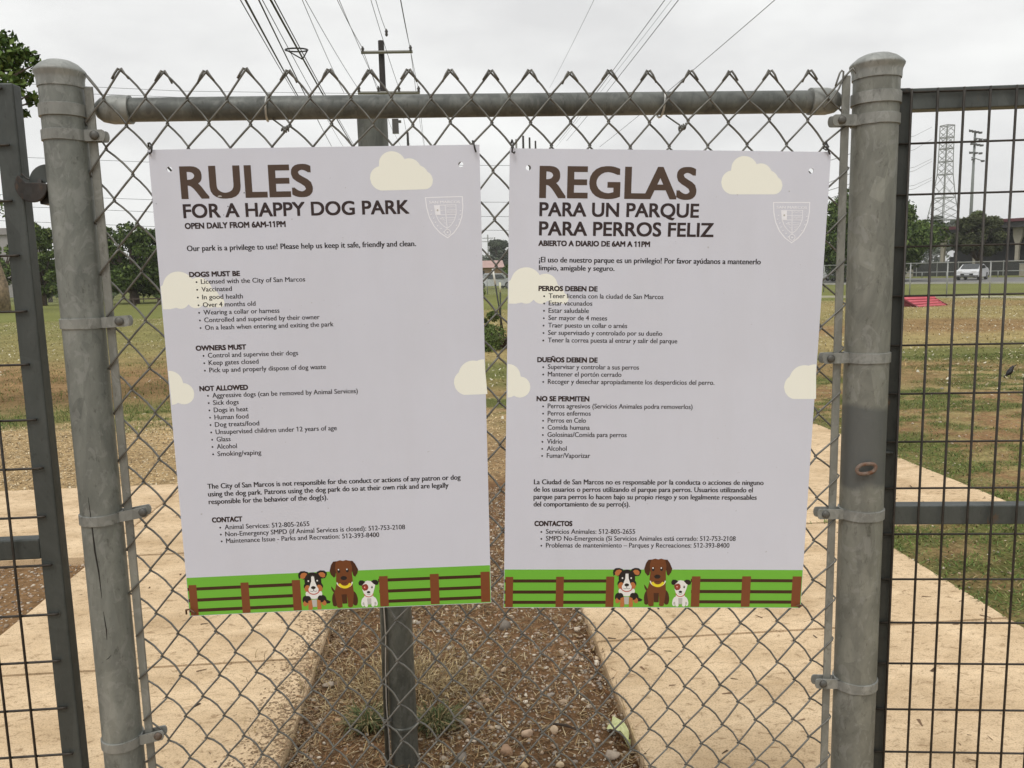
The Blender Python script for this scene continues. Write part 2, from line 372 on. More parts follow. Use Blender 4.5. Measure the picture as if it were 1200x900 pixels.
# ------------------------------------------------------------------ concrete walkways, slab by slab
def concrete():
    m = mat('tan_concrete', (.50, .395, .255), .95, spec=.08); t = m.node_tree; b = t.nodes['Principled BSDF']; L = t.links.new
    tcn = node(m, 'ShaderNodeTexCoord')
    mp1 = node(m, 'ShaderNodeMapping'); mp1.inputs['Scale'].default_value = (1, 1.6, 1); L(tcn.outputs['Object'], mp1.inputs['Vector'])
    n1 = node(m, 'ShaderNodeTexNoise', Scale=2.6, Detail=7, Roughness=.6, Distortion=.4); n2 = node(m, 'ShaderNodeTexNoise', Scale=22, Detail=8, Roughness=.72, Distortion=.6); n3 = node(m, 'ShaderNodeTexNoise', Scale=160, Detail=4)
    L(mp1.outputs[0], n1.inputs['Vector']); L(mp1.outputs[0], n2.inputs['Vector']); L(tcn.outputs['Object'], n3.inputs['Vector'])
    r1 = node(m, 'ShaderNodeValToRGB'); e = r1.color_ramp.elements; e[0].position = .3; e[0].color = (.475, .345, .21, 1); e[1].position = .68; e[1].color = (.70, .54, .36, 1)
    L(n1.outputs['Fac'], r1.inputs['Fac'])
    r2 = node(m, 'ShaderNodeValToRGB'); e = r2.color_ramp.elements; e[0].position = .33; e[0].color = (.52, .46, .40, 1); e[1].position = .45; e[1].color = (1, 1, 1, 1)
    e2 = e.new(.68); e2.color = (1.13, 1.12, 1.10, 1)
    L(n2.outputs['Fac'], r2.inputs['Fac'])
    mm = node(m, 'ShaderNodeMix', data_type='RGBA', blend_type='MULTIPLY'); mm.inputs['Factor'].default_value = 1.0
    L(r1.outputs[0], mm.inputs[6]); L(r2.outputs[0], mm.inputs[7])
    r3 = node(m, 'ShaderNodeValToRGB'); e = r3.color_ramp.elements; e[0].position = .30; e[0].color = (.55, .50, .43, 1); e[1].position = .50; e[1].color = (1.06, 1.06, 1.05, 1)
    L(n3.outputs['Fac'], r3.inputs['Fac'])
    m3 = node(m, 'ShaderNodeMix', data_type='RGBA', blend_type='MULTIPLY'); m3.inputs['Factor'].default_value = .7
    L(mm.outputs[2], m3.inputs[6]); L(r3.outputs[0], m3.inputs[7]); 
    vo = node(m, 'ShaderNodeTexVoronoi', Scale=5.5, feature='F1'); mpv = node(m, 'ShaderNodeMapping'); mpv.inputs['Scale'].default_value = (1, 2.2, 1); L(tcn.outputs['Object'], mpv.inputs['Vector']); L(mpv.outputs[0], vo.inputs['Vector'])
    rv = node(m, 'ShaderNodeValToRGB'); e = rv.color_ramp.elements; e[0].position = .03; e[0].color = (.45, .42, .38, 1); e[1].position = .085; e[1].color = (1, 1, 1, 1); L(vo.outputs['Distance'], rv.inputs['Fac'])
    m4 = node(m, 'ShaderNodeMix', data_type='RGBA', blend_type='MULTIPLY'); m4.inputs['Factor'].default_value = .5; L(m3.outputs[2], m4.inputs[6]); L(rv.outputs[0], m4.inputs[7])
    L(m4.outputs[2], b.inputs['Base Color'])
    bp = node(m, 'ShaderNodeBump', Strength=.5, Distance=.006); L(n2.outputs['Fac'], bp.inputs['Height']); L(bp.outputs[0], b.inputs['Normal'])
    return m
M_CONC = concrete()
pv = tag(bpy.data.objects.new('pavement', None), kind='structure'); C.objects.link(pv)
J = .018
def slab(x0, x1, y0, y1):
    # ragged long edges so that the slab does not end in a ruler line
    n = 40; xa = []
    ysl = np.linspace(y0+J/2, y1-J/2, n); el = x0+.012*(fbm(ysl, ysl*0+x0, 9, 3)-.5); er = x1+.012*(fbm(ysl, ysl*0+x1, 9, 4)-.5)
    V = []; 
    for i in range(n):
        for xx in (el[i], el[i]+.006, er[i]-.006, er[i]): V.append((xx, ysl[i], 0.0 if xx in (el[i]+.006, er[i]-.006) else -.006))
    Fs = [(i*4+k, i*4+k+1, i*4+k+5, i*4+k+4) for i in range(n-1) for k in range(3)]
    b = len(V); V += [(v[0], v[1], -.11) for v in V]
    Fs += [(i*4, (i+1)*4, b+(i+1)*4, b+i*4) for i in range(n-1)]+[((i+1)*4+3, i*4+3, b+i*4+3, b+(i+1)*4+3) for i in range(n-1)]
    Fs += [(k+1, k, b+k, b+k+1) for k in range(3)]+[((n-1)*4+k, (n-1)*4+k+1, b+(n-1)*4+k+1, b+(n-1)*4+k) for k in range(3)]
    MB().add(V, Fs).build('slab', M_CONC, pv)
for (a, b) in ((-3.9, -2.5), (-2.5, -1.05), (-1.05, .36), (.36, 1.77), (1.77, 3.2)):
    slab(-2.09, -.60, a, b); slab(.585, 2.45, a, b)
for (a, b) in ((-9.0, -7.1), (-7.1, -5.4), (-5.4, -3.75), (-3.75, -2.1), (-2.1, -.62)): slab(a+.005, b-.005, 3.21, 4.9)
for (a, b) in ((.60, 3.66),):
    slab(a, b, 3.21, 4.74); slab(a, b, 4.74, 6.3)

# ------------------------------------------------------------------ scatter (numpy built)
def quads(px, py, pz, L, Wd, yaw, tilt, bend=None):
    """one thin quad per blade/straw/chip: base point, length, width, heading, tilt above the ground"""
    n = len(px); dx = np.cos(yaw)*np.cos(tilt); dy = np.sin(yaw)*np.cos(tilt); dz = np.sin(tilt)
    sx = -np.sin(yaw)*Wd/2; sy = np.cos(yaw)*Wd/2
    V = np.empty((n, 4, 3))
    for k, (t, s, wv) in enumerate(((0, -1, 1), (0, 1, 1), (1, 1, .45), (1, -1, .45))):
        V[:, k, 0] = px+dx*L*t+sx*s*wv; V[:, k, 1] = py+dy*L*t+sy*s*wv; V[:, k, 2] = pz+dz*L*t+.0
    return V.reshape(-1, 3), np.arange(n*4).reshape(-1, 4)
def scatter_pts(n, x0, x1, y0, y1, keep):
    x = rng.uniform(x0, x1, n); y = rng.uniform(y0, y1, n); k = keep(x, y); return x[k], y[k]
M_BLADE = attr_mat('grass_blades', .8, 30, .8, 1.2)
M_CHIP = attr_mat('chips_and_straw', .9, 90, .75, 1.2)
def blades(name, x, y, lmin, lmax, wd, cols, label, cat, tilt=(.5, 1.4), zoff=0):
    n = len(x); L = rng.uniform(lmin, lmax, n); V, F_ = quads(x, y, gz(x, y)+zoff, L, wd*rng.uniform(.7, 1.3, n), rng.uniform(0, 2*pi, n), rng.uniform(tilt[0], tilt[1], n))
    c = cols[rng.integers(0, len(cols), n)]*rng.uniform(.7, 1.3, (n, 1)); c = np.repeat(c, 4, 0)
    return tag(raw(name, V, F_, M_BLADE, col=c, kind='stuff'), label, cat)
G3 = np.array([(.09, .15, .035), (.13, .18, .045), (.07, .12, .035), (.20, .21, .08), (.12, .16, .06)])
T3 = np.array([(.34, .27, .14), (.27, .21, .11), (.21, .17, .09), (.17, .17, .07)])
def kg(x, y): return (rng.uniform(0, 1, len(x)) < zones(x, y)[:, 0]*1.1) & ~on_pave(x, y, -.02)
x1, y1 = scatter_pts(110000, 2.3, 12, 1.0, 12, lambda x, y: ~on_pave(x, y, 0)); blades('dry_grass', x1, y1, .01, .035, .005, np.array([(.30, .21, .11), (.38, .29, .15), (.22, .15, .08), (.16, .15, .06), (.26, .24, .10)]), 'thin dry stalks among the weeds right of the right path', 'dry grass', (0, .5))
x1, y1 = scatter_pts(300000, 1.9, 11, 1.0, 12, kg); blades('grass', x1, y1, .010, .034, .006, G3, 'low creeping green weeds and grass beside the right concrete path', 'grass', (.05, .8))
x1, y1 = scatter_pts(110000, -12, -1.2, 6.2, 15, kg); blades('grass', x1, y1, .02, .05, .007, G3, 'green and yellow grass patches behind the left wood chip strip', 'grass')
x1, y1 = scatter_pts(140000, -30, 34, 10, 36, lambda x, y: rng.uniform(0, 1, len(x)) < .75*(1-zones(x, y)[:, 3]*.8)); 
n = len(x1); gcol = ground_col(x1, y1)*rng.uniform(.95, 1.5, (n, 1))
V, F_ = quads(x1, y1, gz(x1, y1), rng.uniform(.03, .07, n), .018*np.ones(n), rng.uniform(0, 6.28, n), rng.uniform(.1, .7, n))
tag(raw('grass', V, F_, M_BLADE, col=np.repeat(gcol, 4, 0), kind='stuff'), 'short dry yellow-green turf across the open dog park field', 'grass')

# wood chips of the strip behind the left walkway, pale flecks in the field
def chips(name, x, y, l0, l1, asp, cols, label, cat, tilt=.5, zo=.004):
    n = len(x); L = rng.uniform(l0, l1, n); V, F_ = quads(x, y, gz(x, y)+zo, L, L*asp*rng.uniform(.5, 1.4, n), rng.uniform(0, 6.28, n), rng.uniform(-.1, tilt, n))
    c = cols[rng.integers(0, len(cols), n)]*rng.uniform(.75, 1.2, (n, 1))
    return tag(raw(name, V, F_, M_CHIP, col=np.repeat(c, 4, 0), kind='stuff'), label, cat)
MC = np.array([(.70, .55, .33), (.58, .43, .24), (.46, .33, .17), (.30, .21, .12), (.70, .60, .42), (.17, .12, .07)])
x1, y1 = scatter_pts(170000, -10, 1.4, 4.7, 9.2, lambda x, y: (rng.uniform(0, 1, len(x)) < zones(x, y)[:, 5]) & ~on_pave(x, y))
chips('wood_chips', x1, y1, .008, .03, .4, MC, 'pale wood chips spread behind the left concrete pad', 'wood chips')
x1, y1 = scatter_pts(42000, -26, 30, 7, 34, lambda x, y: ~on_pave(x, y) & (fbm(x, y, .5, 21) > .42))
chips('leaf_flecks', x1, y1, .02, .055, .6, np.array([(.62, .58, .46), (.5, .44, .3), (.42, .36, .24)]), 'small pale flecks of dead leaves scattered over the field', 'leaf litter', .7, .03)
# straw and twigs in the bare soil between the walkways
def kd(x, y): return ~on_pave(x, y, -.03) & (rng.uniform(0, 1, len(x)) < .45+.65*np.exp(-((x+.2)/.35)**2)*(.4+fbm(x, y, 3, 31)))
x1, y1 = scatter_pts(60000, -1.0, .60, .35, 4.4, kd)
chips('dry_straw', x1, y1, .006, .045, .10, np.array([(.40, .30, .16), (.30, .21, .11), (.22, .15, .085), (.50, .40, .25), (.12, .085, .05), (.22, .12, .06), (.34, .20, .10), (.09, .06, .04)]), 'dry straw, twigs and shredded leaves in the bare soil between the two paths', 'straw', .55)
x1, y1 = scatter_pts(4000, -2.2, -.45, .2, 3.4, lambda x, y: (x > -.95+.25*fbm(y, y*0, 1.2, 4)) & (rng.uniform(0, 1, len(x)) < ss(x, -.85, -.6)))
chips('dry_straw', x1, y1, .01, .05, .07, np.array([(.33, .24, .13), (.22, .15, .085), (.45, .34, .2)]), 'loose straw spilling over the edge of the left path', 'straw', .3, .002)
x1, y1 = scatter_pts(420, -2.0, 3.6, .3, 6, lambda x, y: on_pave(x, y, -.05))
chips('twig_litter', x1, y1, .012, .045, .22, np.array([(.12, .08, .05), (.2, .13, .08), (.08, .055, .04)]), 'tiny dark twigs and leaf scraps lying on the concrete', 'twigs', .12, .002)
# soil spilled over the ragged inner edge of the left walkway
x1, y1 = scatter_pts(26000, -1.05, -.5, .1, 3.3, lambda x, y: (rng.uniform(0, 1, len(x)) < ss(x+.22*(fbm(y, y*0+2, 1.7, 12)-.5)*2, -.86, -.60)**1.6))
chips('spilled_soil', x1, y1, .003, .012, .8, np.array([(.27, .185, .115), (.36, .26, .165), (.22, .15, .09)]), 'brown soil crumbs washed onto the inner edge of the left path', 'soil', .15, .001)
# thin green tufts at the foot of the middle post
def tuft(cx, cy, n, r, l0, l1, cols):
    x = cx+rng.normal(0, r, n); y = cy+rng.normal(0, r*.8, n); L = rng.uniform(l0, l1, n); out = np.arctan2(y-cy, x-cx)+rng.normal(0, .7, n)
    V, F_ = quads(x, y, gz(x, y), L*.6, .004*np.ones(n), out, rng.uniform(.7, 1.3, n))
    V2, _ = quads(x+np.cos(out)*L*.25, y+np.sin(out)*L*.25, gz(x, y)+L*.5, L*.5, .0035*np.ones(n), out, rng.uniform(-.3, .6, n))
    c = cols[rng.integers(0, len(cols), n)]*rng.uniform(.7, 1.3, (n, 1))
    return V, V2, np.repeat(c, 4, 0)
DG = np.array([(.06, .08, .035), (.09, .11, .045), (.17, .16, .08), (.28, .21, .11)])
for i, (px, py, lab) in enumerate(((432, 852, 'dark green grass tuft at the left foot of the middle post'), (512, 850, 'thin green grass tuft at the right foot of the middle post'))):
    g = onZ(px, py, -.03); V, V2, c = tuft(g[0], g[1], 420, .030, .03, .10, DG)
    tag(raw('grass_tuft', np.concatenate([V, V2]), np.arange(420*8).reshape(-1, 4), M_BLADE, col=np.concatenate([c, c]), loc=(float(g[0]), float(g[1]), -.03)), lab, 'grass tuft', 'green grass tufts by the middle post')
g = onZ(470, 815, -.03); V, V2, c = tuft(g[0]+.03, g[1]+.05, 1800, .17, .02, .07, np.array([(.36, .27, .14), (.27, .2, .1), (.42, .33, .19), (.2, .14, .08)]))
tag(raw('dry_grass', np.concatenate([V, V2]), np.arange(1800*8).reshape(-1, 4), M_BLADE, col=np.concatenate([c, c]), kind='stuff'), 'matted tan dry grass around the foot of the middle post', 'dry grass')

# pebbles: low icosahedra, bulk ones joined, big ones as things
bmi = bmesh.new(); bmesh.ops.create_icosphere(bmi, subdivisions=1, radius=1); IV = np.array([v.co[:] for v in bmi.verts]); IF = np.array([[v.index for v in f.verts] for f in bmi.faces]); bmi.free()
bmi = bmesh.new(); bmesh.ops.create_icosphere(bmi, subdivisions=2, radius=1); IV2 = np.array([v.co[:] for v in bmi.verts]); IF2 = np.array([[v.index for v in f.verts] for f in bmi.faces]); bmi.free()
M_STONE = attr_mat('limestone_pebbles', .85, 70, .8, 1.15, bump=.3, bscale=200)
SC = np.array([(.55, .46, .36), (.40, .30, .21), (.62, .55, .45), (.33, .25, .18), (.30, .26, .22), (.50, .38, .29)])
def pebbles(name, x, y, r, label, cat):
    n = len(x); nv = len(IV); a = rng.uniform(0, 6.28, n); s = np.stack([r*rng.uniform(.7, 1.4, n), r*rng.uniform(.7, 1.2, n), r*rng.uniform(.4, .8, n)], -1)
    V = IV[None]*rng.uniform(.62, 1.28, (n, nv, 1))*s[:, None]
    ca, sa = np.cos(a)[:, None], np.sin(a)[:, None]
    V = np.stack([V[..., 0]*ca-V[..., 1]*sa, V[..., 0]*sa+V[..., 1]*ca, V[..., 2]], -1)
    V[..., 0] += x[:, None]; V[..., 1] += y[:, None]; V[..., 2] += (gz(x, y)+r*.2)[:, None]
    F_ = (IF[None]+np.arange(n)[:, None, None]*nv).reshape(-1, 3); c = np.repeat(SC[rng.integers(0, len(SC), n)]*rng.uniform(.65, 1.2, (n, 1)), nv, 0)
    return tag(raw(name, V.reshape(-1, 3), F_, M_STONE, col=c, kind='stuff'), label, cat)
x1, y1 = scatter_pts(26000, -1.0, .60, .35, 4.5, lambda x, y: ~on_pave(x, y, 0) & (rng.uniform(0, 1, len(x)) < .35+.9*fbm(x, y, 2.2, 41)*ss(x, -.5, .0)))
pebbles('pebbles', x1, y1, np.exp(rng.normal(-5.5, .5, len(x1))), 'small pale limestone pebbles in the brown soil between the paths', 'pebbles')
x1, y1 = scatter_pts(7000, -4.5, -2.0, 1.2, 3.2, lambda x, y: ~on_pave(x, y, 0))
pebbles('pebbles', x1, y1, np.exp(rng.normal(-5.3, .5, len(x1))), 'small stones in the brown soil left of the left path', 'pebbles')
x1, y1 = scatter_pts(2600, 2.5, 8, 1.0, 9, lambda x, y: ~on_pave(x, y, 0))
pebbles('pebbles', x1, y1, np.exp(rng.normal(-5.2, .45, len(x1))), 'small stones in the weedy soil right of the right path', 'pebbles')
def rock(px, py, w, h, col, label, seed):
    r_ = np.random.default_rng(seed); g = onZ(px, py+h*.4, -.03); D = np.linalg.norm(g-EYE); rr = w/2*D/FPX
    q_ = r_.normal(0, 1, (15, 3)); q_ /= np.linalg.norm(q_, axis=1, keepdims=True); V = IV2.copy()
    for k_ in q_:                       # chop facets off for an angular broken stone
        dd_ = V @ k_; ov = np.clip(dd_-r_.uniform(.42, .78), 0, None); V = V-ov[:, None]*k_
    V = V*r_.uniform(.96, 1.04, (len(IV2), 1))*np.array([1, .8, h/w*1.15])*rr*1.05
    a = r_.uniform(0, 3); V = V @ np.array([[cos(a*.1), -sin(a*.1), 0], [sin(a*.1), cos(a*.1), 0], [0, 0, 1]]).T
    V = V+np.array([g[0], g[1], -.03+rr*h/w*.45])
    tag(raw('rock', V, IF2, M_STONE, col=np.tile(np.array(col)*np.array([1.12, 1.0, .86]), (len(IV2), 1)), loc=(float(g[0]), float(g[1]), -.03)), label, 'rock', 'loose rocks in the soil')
rock(547, 845, 13, 9, (.50, .41, .33), 'pale pinkish rock in the soil just right of the middle post grass', 1)
rock(570, 820, 11, 8, (.42, .33, .26), 'brownish rock in the soil, upper of the rocks near the middle post', 2)
rock(593, 878, 22, 14, (.34, .25, .19), 'largest brown angular rock near the bottom edge of the soil', 3)
rock(618, 858, 15, 12, (.50, .41, .34), 'blocky pale rock with a flat top in the middle of the soil', 4)
rock(649, 855, 11, 11, (.55, .47, .38), 'upright cream rock beside a dark twig', 5)
rock(716, 882, 20, 10, (.40, .37, .34), 'wide grey rock beside the concrete edge, under the yellow-green leaf', 6)
rock(655, 896, 12, 7, (.55, .48, .37), 'cream rock cut by the bottom of the picture, right one', 7)
rock(614, 896, 13, 8, (.52, .42, .28), 'yellowish rock cut by the bottom of the picture, left one', 8)
rock(385, 801, 13, 9, (.30, .28, .26), 'smooth blue-grey rock on the edge of the left path', 9)
rock(397, 843, 9, 7, (.46, .34, .24), 'small orange-tan rock on the edge of the left path', 10)
rock(402, 761, 12, 6, (.42, .37, .32), 'flat grey rock beside the left path below the sign', 11)
rock(659, 763, 9, 8, (.55, .48, .40), 'small white rock in the middle of the soil, upper one', 12)
rock(591, 784, 9, 8, (.52, .45, .36), 'small white rock behind the fence mesh, left of the upper white one', 13)
rock(699, 770, 6, 5, (.58, .52, .42), 'tiny bright rock near the right concrete edge', 14)
# crumpled yellow-green leaf, twig
def leafy():
    g = onZ(725, 862, -.02); m = MB(); V = []; F_ = []
    n = 14; w = 6
    for i in range(n):
        t = i/(n-1); half = .037*(sin(pi*min(1, t*1.02+.02))**.6)*(.75+.35*sin(t*6))
        for j in range(w):
            s = -1+2*j/(w-1); V.append((g[0]+s*half+.035*t-.01, g[1]+.075-.15*t, -.018+.016*sin(5*t+s*2)+.012*abs(s)+.006*random.random()))
    F_ = [(i*w+j, i*w+j+1, (i+1)*w+j+1, (i+1)*w+j) for i in range(n-1) for j in range(w-1)]
    V += [(v[0], v[1], v[2]-.0012) for v in V]; k = n*w; F_ += [tuple(q+k for q in f[::-1]) for f in F_]
    o = m.add(V, F_).build('fallen_leaf', mat('yellow_green_leaf', (.66, .68, .36), .6, col2=(.45, .47, .20), vscale=40), None, smooth=True, loc=(g[0], g[1], -.02))
    tag(o, 'crumpled pale yellow-green leaf lying against the right concrete edge', 'leaf')
    a, b_ = onZ(648, 848, -.015), onZ(680, 857, -.02); mid = (a+b_)/2+np.array([0, 0, .008])
    tag(MB().tube([a, mid, b_], [.004, .005, .002], 6).build('twig', mat('dark_twig', (.05, .035, .025), .9), None, loc=a), 'short dark twig lying across the soil beside a cream rock', 'twig')
leafy()
# ================================================================== CHAIN LINK FENCE between the two end posts
PXL, PXR, PRL, PRR = -.6495, .8003, .0352, .0408
fence = thing('chain_link_fence', 'galvanised chain link fence panel between two round end posts, carrying both rules signs', 'fence', (0, 0, 0))
def post(cx, r, ztop, m, rot=0):
    return MB().lathe([(r, -.05), (r, .6), (r, 1.2), (r, ztop)], (cx, 0, 0), 48).build('fence_post', m, fence, auto=40)
pl_ = post(PXL, PRL, 1.93, M_POST); pr_ = post(PXR, PRR, 1.93, M_POSTR)
def cap(cx, r, z, par):
    R_ = r*1.06; pr = [(R_*.99, z-.004), (R_*1.0, z), (R_*1.0, z+.008), (R_*1.03, z+.014), (R_*1.10, z+.020), (R_*1.11, z+.0225), (R_*1.06, z+.0255), (R_*.97, z+.029), (R_*.80, z+.035), (R_*.55, z+.040), (R_*.28, z+.0425), (.001, z+.043)]
    MB().lathe(pr, (cx, 0, 0), 48).build('post_cap', M_CAP, par, auto=50)
cap(PXL, PRL, 1.9150, pl_); cap(PXR, PRR, 1.9210, pr_)
# seam lines and the crack in the left post
m = MB()
def sliver(pts, r, cx, R_, mm):     # thin dark line hugging the front of a post; pts (angle from -Y axis, z)
    P = [(cx+(R_+.0002)*sin(a), -(R_+.0002)*cos(a), z) for a, z in pts]; mm.tube(P, r, 5)
sliver([(-.15, 1.20), (-.10, 1.15), (-.07, 1.10), (.02, 1.06), (.05, 1.01)], [.0003, .0009, .0015, .0012, .0003], PXL, PRL, m)
sliver([(.06, .985), (.12, .95), (.10, .93)], [.0003, .001, .0003], PXL, PRL, m)
sliver([(-.3, .885), (.1, .895), (.5, .91)], [.0002, .0007, .0002], PXL, PRL, m)
m.build('crack', mat('dark_crack', (.02, .018, .015), .9), pl_)
# rusty chain link welded on the right post
L0 = onY(1016.5, 550, -.05)[..., :]
a = np.linspace(0, 2*pi, 25)[:-1]
P = np.stack([L0[0]+.0165*np.sign(np.cos(a))*np.abs(np.cos(a))**.7, -.0455-.004*np.cos(a), L0[2]+.0095*np.sin(a)+.003*np.cos(a)], -1)
MB().tube(P, .0036, 10, closed=True).build('welded_link', M_RUST, pr_, smooth=True)
# top rail and its end cups, brace rings
RZ, RY, RRAD = 1.884, .034, .0205
MB().tube([(-.585, RY, RZ-.003), (0, RY, RZ), (.70, RY, RZ+.002)], RRAD, 32).build('top_rail', M_RAIL, fence, auto=40)
for cx, sgn in ((-.560, -1), (.700, 1)):
    MB().lathe([(.004, sgn*.048), (.014, sgn*.045), (.021, sgn*.036), (.0245, sgn*.02), (.0245, -sgn*.012), (.0215, -sgn*.012)], (cx, RY-.002, RZ-(.003 if sgn < 0 else -.002)), 28, axis=0).build('rail_cup', M_CAP, fence, auto=50)
for cx, r, z in ((PXL, PRL, 1.872), (PXR, PRR, 1.882)):
    MB().lathe([(r+.0002, z-.011), (r+.0032, z-.010), (r+.0032, z+.010), (r+.0002, z+.011)], (cx, 0, 0), 40).build('brace_band', M_BAND, fence, auto=30)
# tension bars
TL, TR = (onY(108, 300)[0]), None
for (x0, z0, x1, w_) in ((-.6045, 1.913, -.5975, .0145), (.7425, 1.925, .7395, .0150)):
    m = MB(); n = 12
    for i in range(n):
        pass
    V = []
    for (x, z) in ((x1, .04), (x0, z0)):
        V += [(x-w_/2, -.0025, z), (x+w_/2, -.0025, z), (x+w_/2, .0025, z), (x-w_/2, .0025, z)]
    m.add(V, [(0, 1, 5, 4), (1, 2, 6, 5), (2, 3, 7, 6), (3, 0, 4, 7), (3, 2, 1, 0), (4, 5, 6, 7)]); m.build('tension_bar', M_BAR, fence, bevel=.0012)
# tension bands with bolts
def band(cx, r, z, xe, xb, h, drop=0.0):
    s = 1 if xe > cx else -1; m = MB()
    m.lathe([(r+.0002, z-h/2), (r+.0026, z-h/2+.001), (r+.0026, z+h/2-.001), (r+.0002, z+h/2)], (cx, 0, 0), 40)
    # two flanges pinching the bar
    for y0, y1 in ((-.0125, -.0095), (.0055, .0085)):
        n = 8; xs_ = abs(xe-cx)-r*.93; P = [(cx+s*r*.93, z-h/2-drop*0), (cx+s*(r*.93+xs_-h*.25), z-h/2+drop)]
        for k in range(7):
            a = -pi/2+pi*k/6; P.append((xe-s*h*.25+s*h*.25*cos(a), z+drop+h/2*sin(a)))
        P += [(cx+s*r*.93, z+h/2)]
        m.prism(P, y0, y1)
    # cheek blending ring and flange
    P = []
    for k in range(9):
        t = k/8; a = pi*.5*(1-t)*.75
        P.append((cx+s*(r+.0026)*cos(a), -(r+.0026)*sin(a)))
    P[-1] = (cx+s*(r+.004), -.0095)
    m.prism(P+[(cx+s*r*.9, -.0095), (cx+s*r*.5, -r*.8)], z-h/2+.0003, z+h/2-.0003, 'xy')
    b = m.build('tension_band', M_BAND, fence, auto=35)
    q = MB(); q.lathe([(.0075, .0), (.0078, -.0022), (.0066, -.0042), (.0035, -.0055), (.0008, -.0058)], (xb, -.0125, z+drop), 18, axis=1)
    q.build('bolt', M_BOLT, b, auto=40); q = MB(); q.lathe([(.0032, .0136), (.0032, .019)], (xb, 0, z+drop), 10, axis=1); q.lathe([(.0062, .0086), (.0062, .0135)], (xb, 0, z+drop), 6, axis=1)
    q.build('nut', M_BOLT, b, auto=40)
for py, pe, pb, dr in ((156, 126, 114, 0), (380, 154.5, 143.5, .002), (613, 177, 172, .008), (881, 196.5, 190, .008)):
    zc = float(onY(85, py, -.035)[2]); band(PXL, PRL, zc, float(onY(pe, py)[0]), float(onY(pb, py)[0]), .0190, dr)
for py, pe, pb, dr in ((137, 972.5, 983, 0), (421, 961, 970, 0), (607, 955, 964, .002), (809, 952, 961, .004)):
    zc = float(onY(1010, py, -.04)[2]); band(PXR, PRR, zc, float(onY(pe, py)[0]), float(onY(pb, py)[0]), .0200, dr)

# woven wires: every wire is a flattened zigzag hooked into its neighbours
EV = [-.5472, -.4771, -.4072, -.3373, -.2662, -.1958, -.1261, -.0550, .0157, .0870, .1578, .2288, .3008, .3737, .4468, .5204, .5950, .6710]
COL = []
for i in range(len(EV)): COL.append(EV[i]); COL.append((EV[i]+EV[i+1])/2 if i < len(EV)-1 else .7065)
COL = [-.6145, -.5820]+COL+[.7510]               # index 1.. : even rows sit on odd indices? (see node())
PV, Z0 = .0843, 1.8475
def node_x(k, row):                                 # x of column line k at half-row 'row' (0 = the row just under the rail)
    t = max(0, row)/24.0; x = COL[k]
    return x+(.016*t*(1-ss(x, -.5, .1)) if k > 0 else .006*t)
def node_z(row, x): return Z0-.5*PV*row+.004*(.09-x)*1.0-(.00018*row if x < -.2 else 0)
NR = 42; wr = .00185
jit = rng.normal(0, .0016, (len(COL), NR+6, 2))
def wire(j):
    """wire j zigzags between column lines j and j+1; even columns (index parity 0 in EV) carry the even half-rows"""
    P = []; first = -2
    pl = (j) % 2                                      # parity of rows met at the left column: EV columns have index 2,4,.. -> even rows
    rows = []; r = -2
    while r <= NR:
        k = j if (r % 2 == 0) == (j % 2 == 0) else j+1
        rows.append((r, k)); r += 1
    endw = j == 0 or j == len(COL)-2
    for q, (r, k) in enumerate(rows):
        left = (k == j); e = .0017
        x = node_x(k, r)+(jit[k, r+3, 0]); z = node_z(r, x)+jit[k, r+3, 1]
        if r == -2: z += .004
        x += -e if left else e
        bow = .0020+.0045*max(0, (r-14)/20)
        amp = .0033
        if (j == 0 and left) or (j == len(COL)-2 and not left): amp = .0062
        if q > 0:                                     # leg from the previous node
            px_, pz_, pleft = prev
            s = 1 if (left == False) else -1          # going right -> behind, going left -> in front
            y = amp*1.0*(1 if not left else -1)
            for t in (.07, .3, .6, .93):
                b = bow*sin(pi*t)*(1.0 if not left else .25)
                P.append((px_+(x-px_)*t+b*.6, y*(1 if .1 < t < .9 else .8)+.0012*0, pz_+(z-pz_)*t+b))
        P.append((x, 0.0 if not (r == -2) else -.002, z)); prev = (x, z, left)
        if q == 0 and r == -2 and j not in (0,):      # twisted selvage: the end hooks over its partner and comes back down
            sx = 1 if not left else -1
            hook = [(x+sx*.0125, -.0042, z-.0165-.004*(j % 3 == 0)), (x+sx*.0065, -.0052, z-.0075), (x+sx*.0012, -.003, z+.0012)]
            P = hook+P
    o = MB().tube(P, wr, 6).build('wire', M_WIRE, fence, smooth=True)
    return o
for j in range(len(COL)-1): wire(j)
# odd long wire ends at both top corners
P = [onY(*p, -.004) for p in ((979, 101), (981, 95), (984, 86), (986.5, 82.5), (988.5, 84), (988, 92), (983, 104), (975, 116), (965, 127))]
MB().tube(P, .0017, 6).build('wire', M_WIRE, fence, smooth=True)
P = [onY(*p, -.003) for p in ((99, 87), (106, 95), (113, 103), (119, 111))]
MB().tube(P, [.0012, .002, .0022, .0018], 6).build('wire', M_WIRE, fence, smooth=True)
# ties round the rail
for (x, tailx, tz) in ((309, 334, 152), (780.5, 800, 150)):
    a0 = onY(x, 122); P = []
    for k in range(15):
        a = -2.6+5.4*k/14; P.append((a0[0]+.0022*k/3-.004, RY-(RRAD+.003)*cos(a), RZ+(RRAD+.003)*sin(a)))
    P = P[::-1]
    MB().tube(P, .0021, 8).build('wire_tie', M_WIRE2, fence, smooth=True)
    t0 = onY(tailx, tz, -.006); P = []
    for k in range(22): 
        a = k*.95; P.append((t0[0]-.006+.0006*k, -.001-.005*cos(a), t0[2]+.005*sin(a)+.0003*k-.002))
    MB().tube([(a0[0]+.008, RY-.004, RZ-RRAD-.001), (t0[0]-.004, -.001, t0[2]+.006)]+P, .0015, 6).build('wire_tie', M_WIRE, fence, smooth=True)

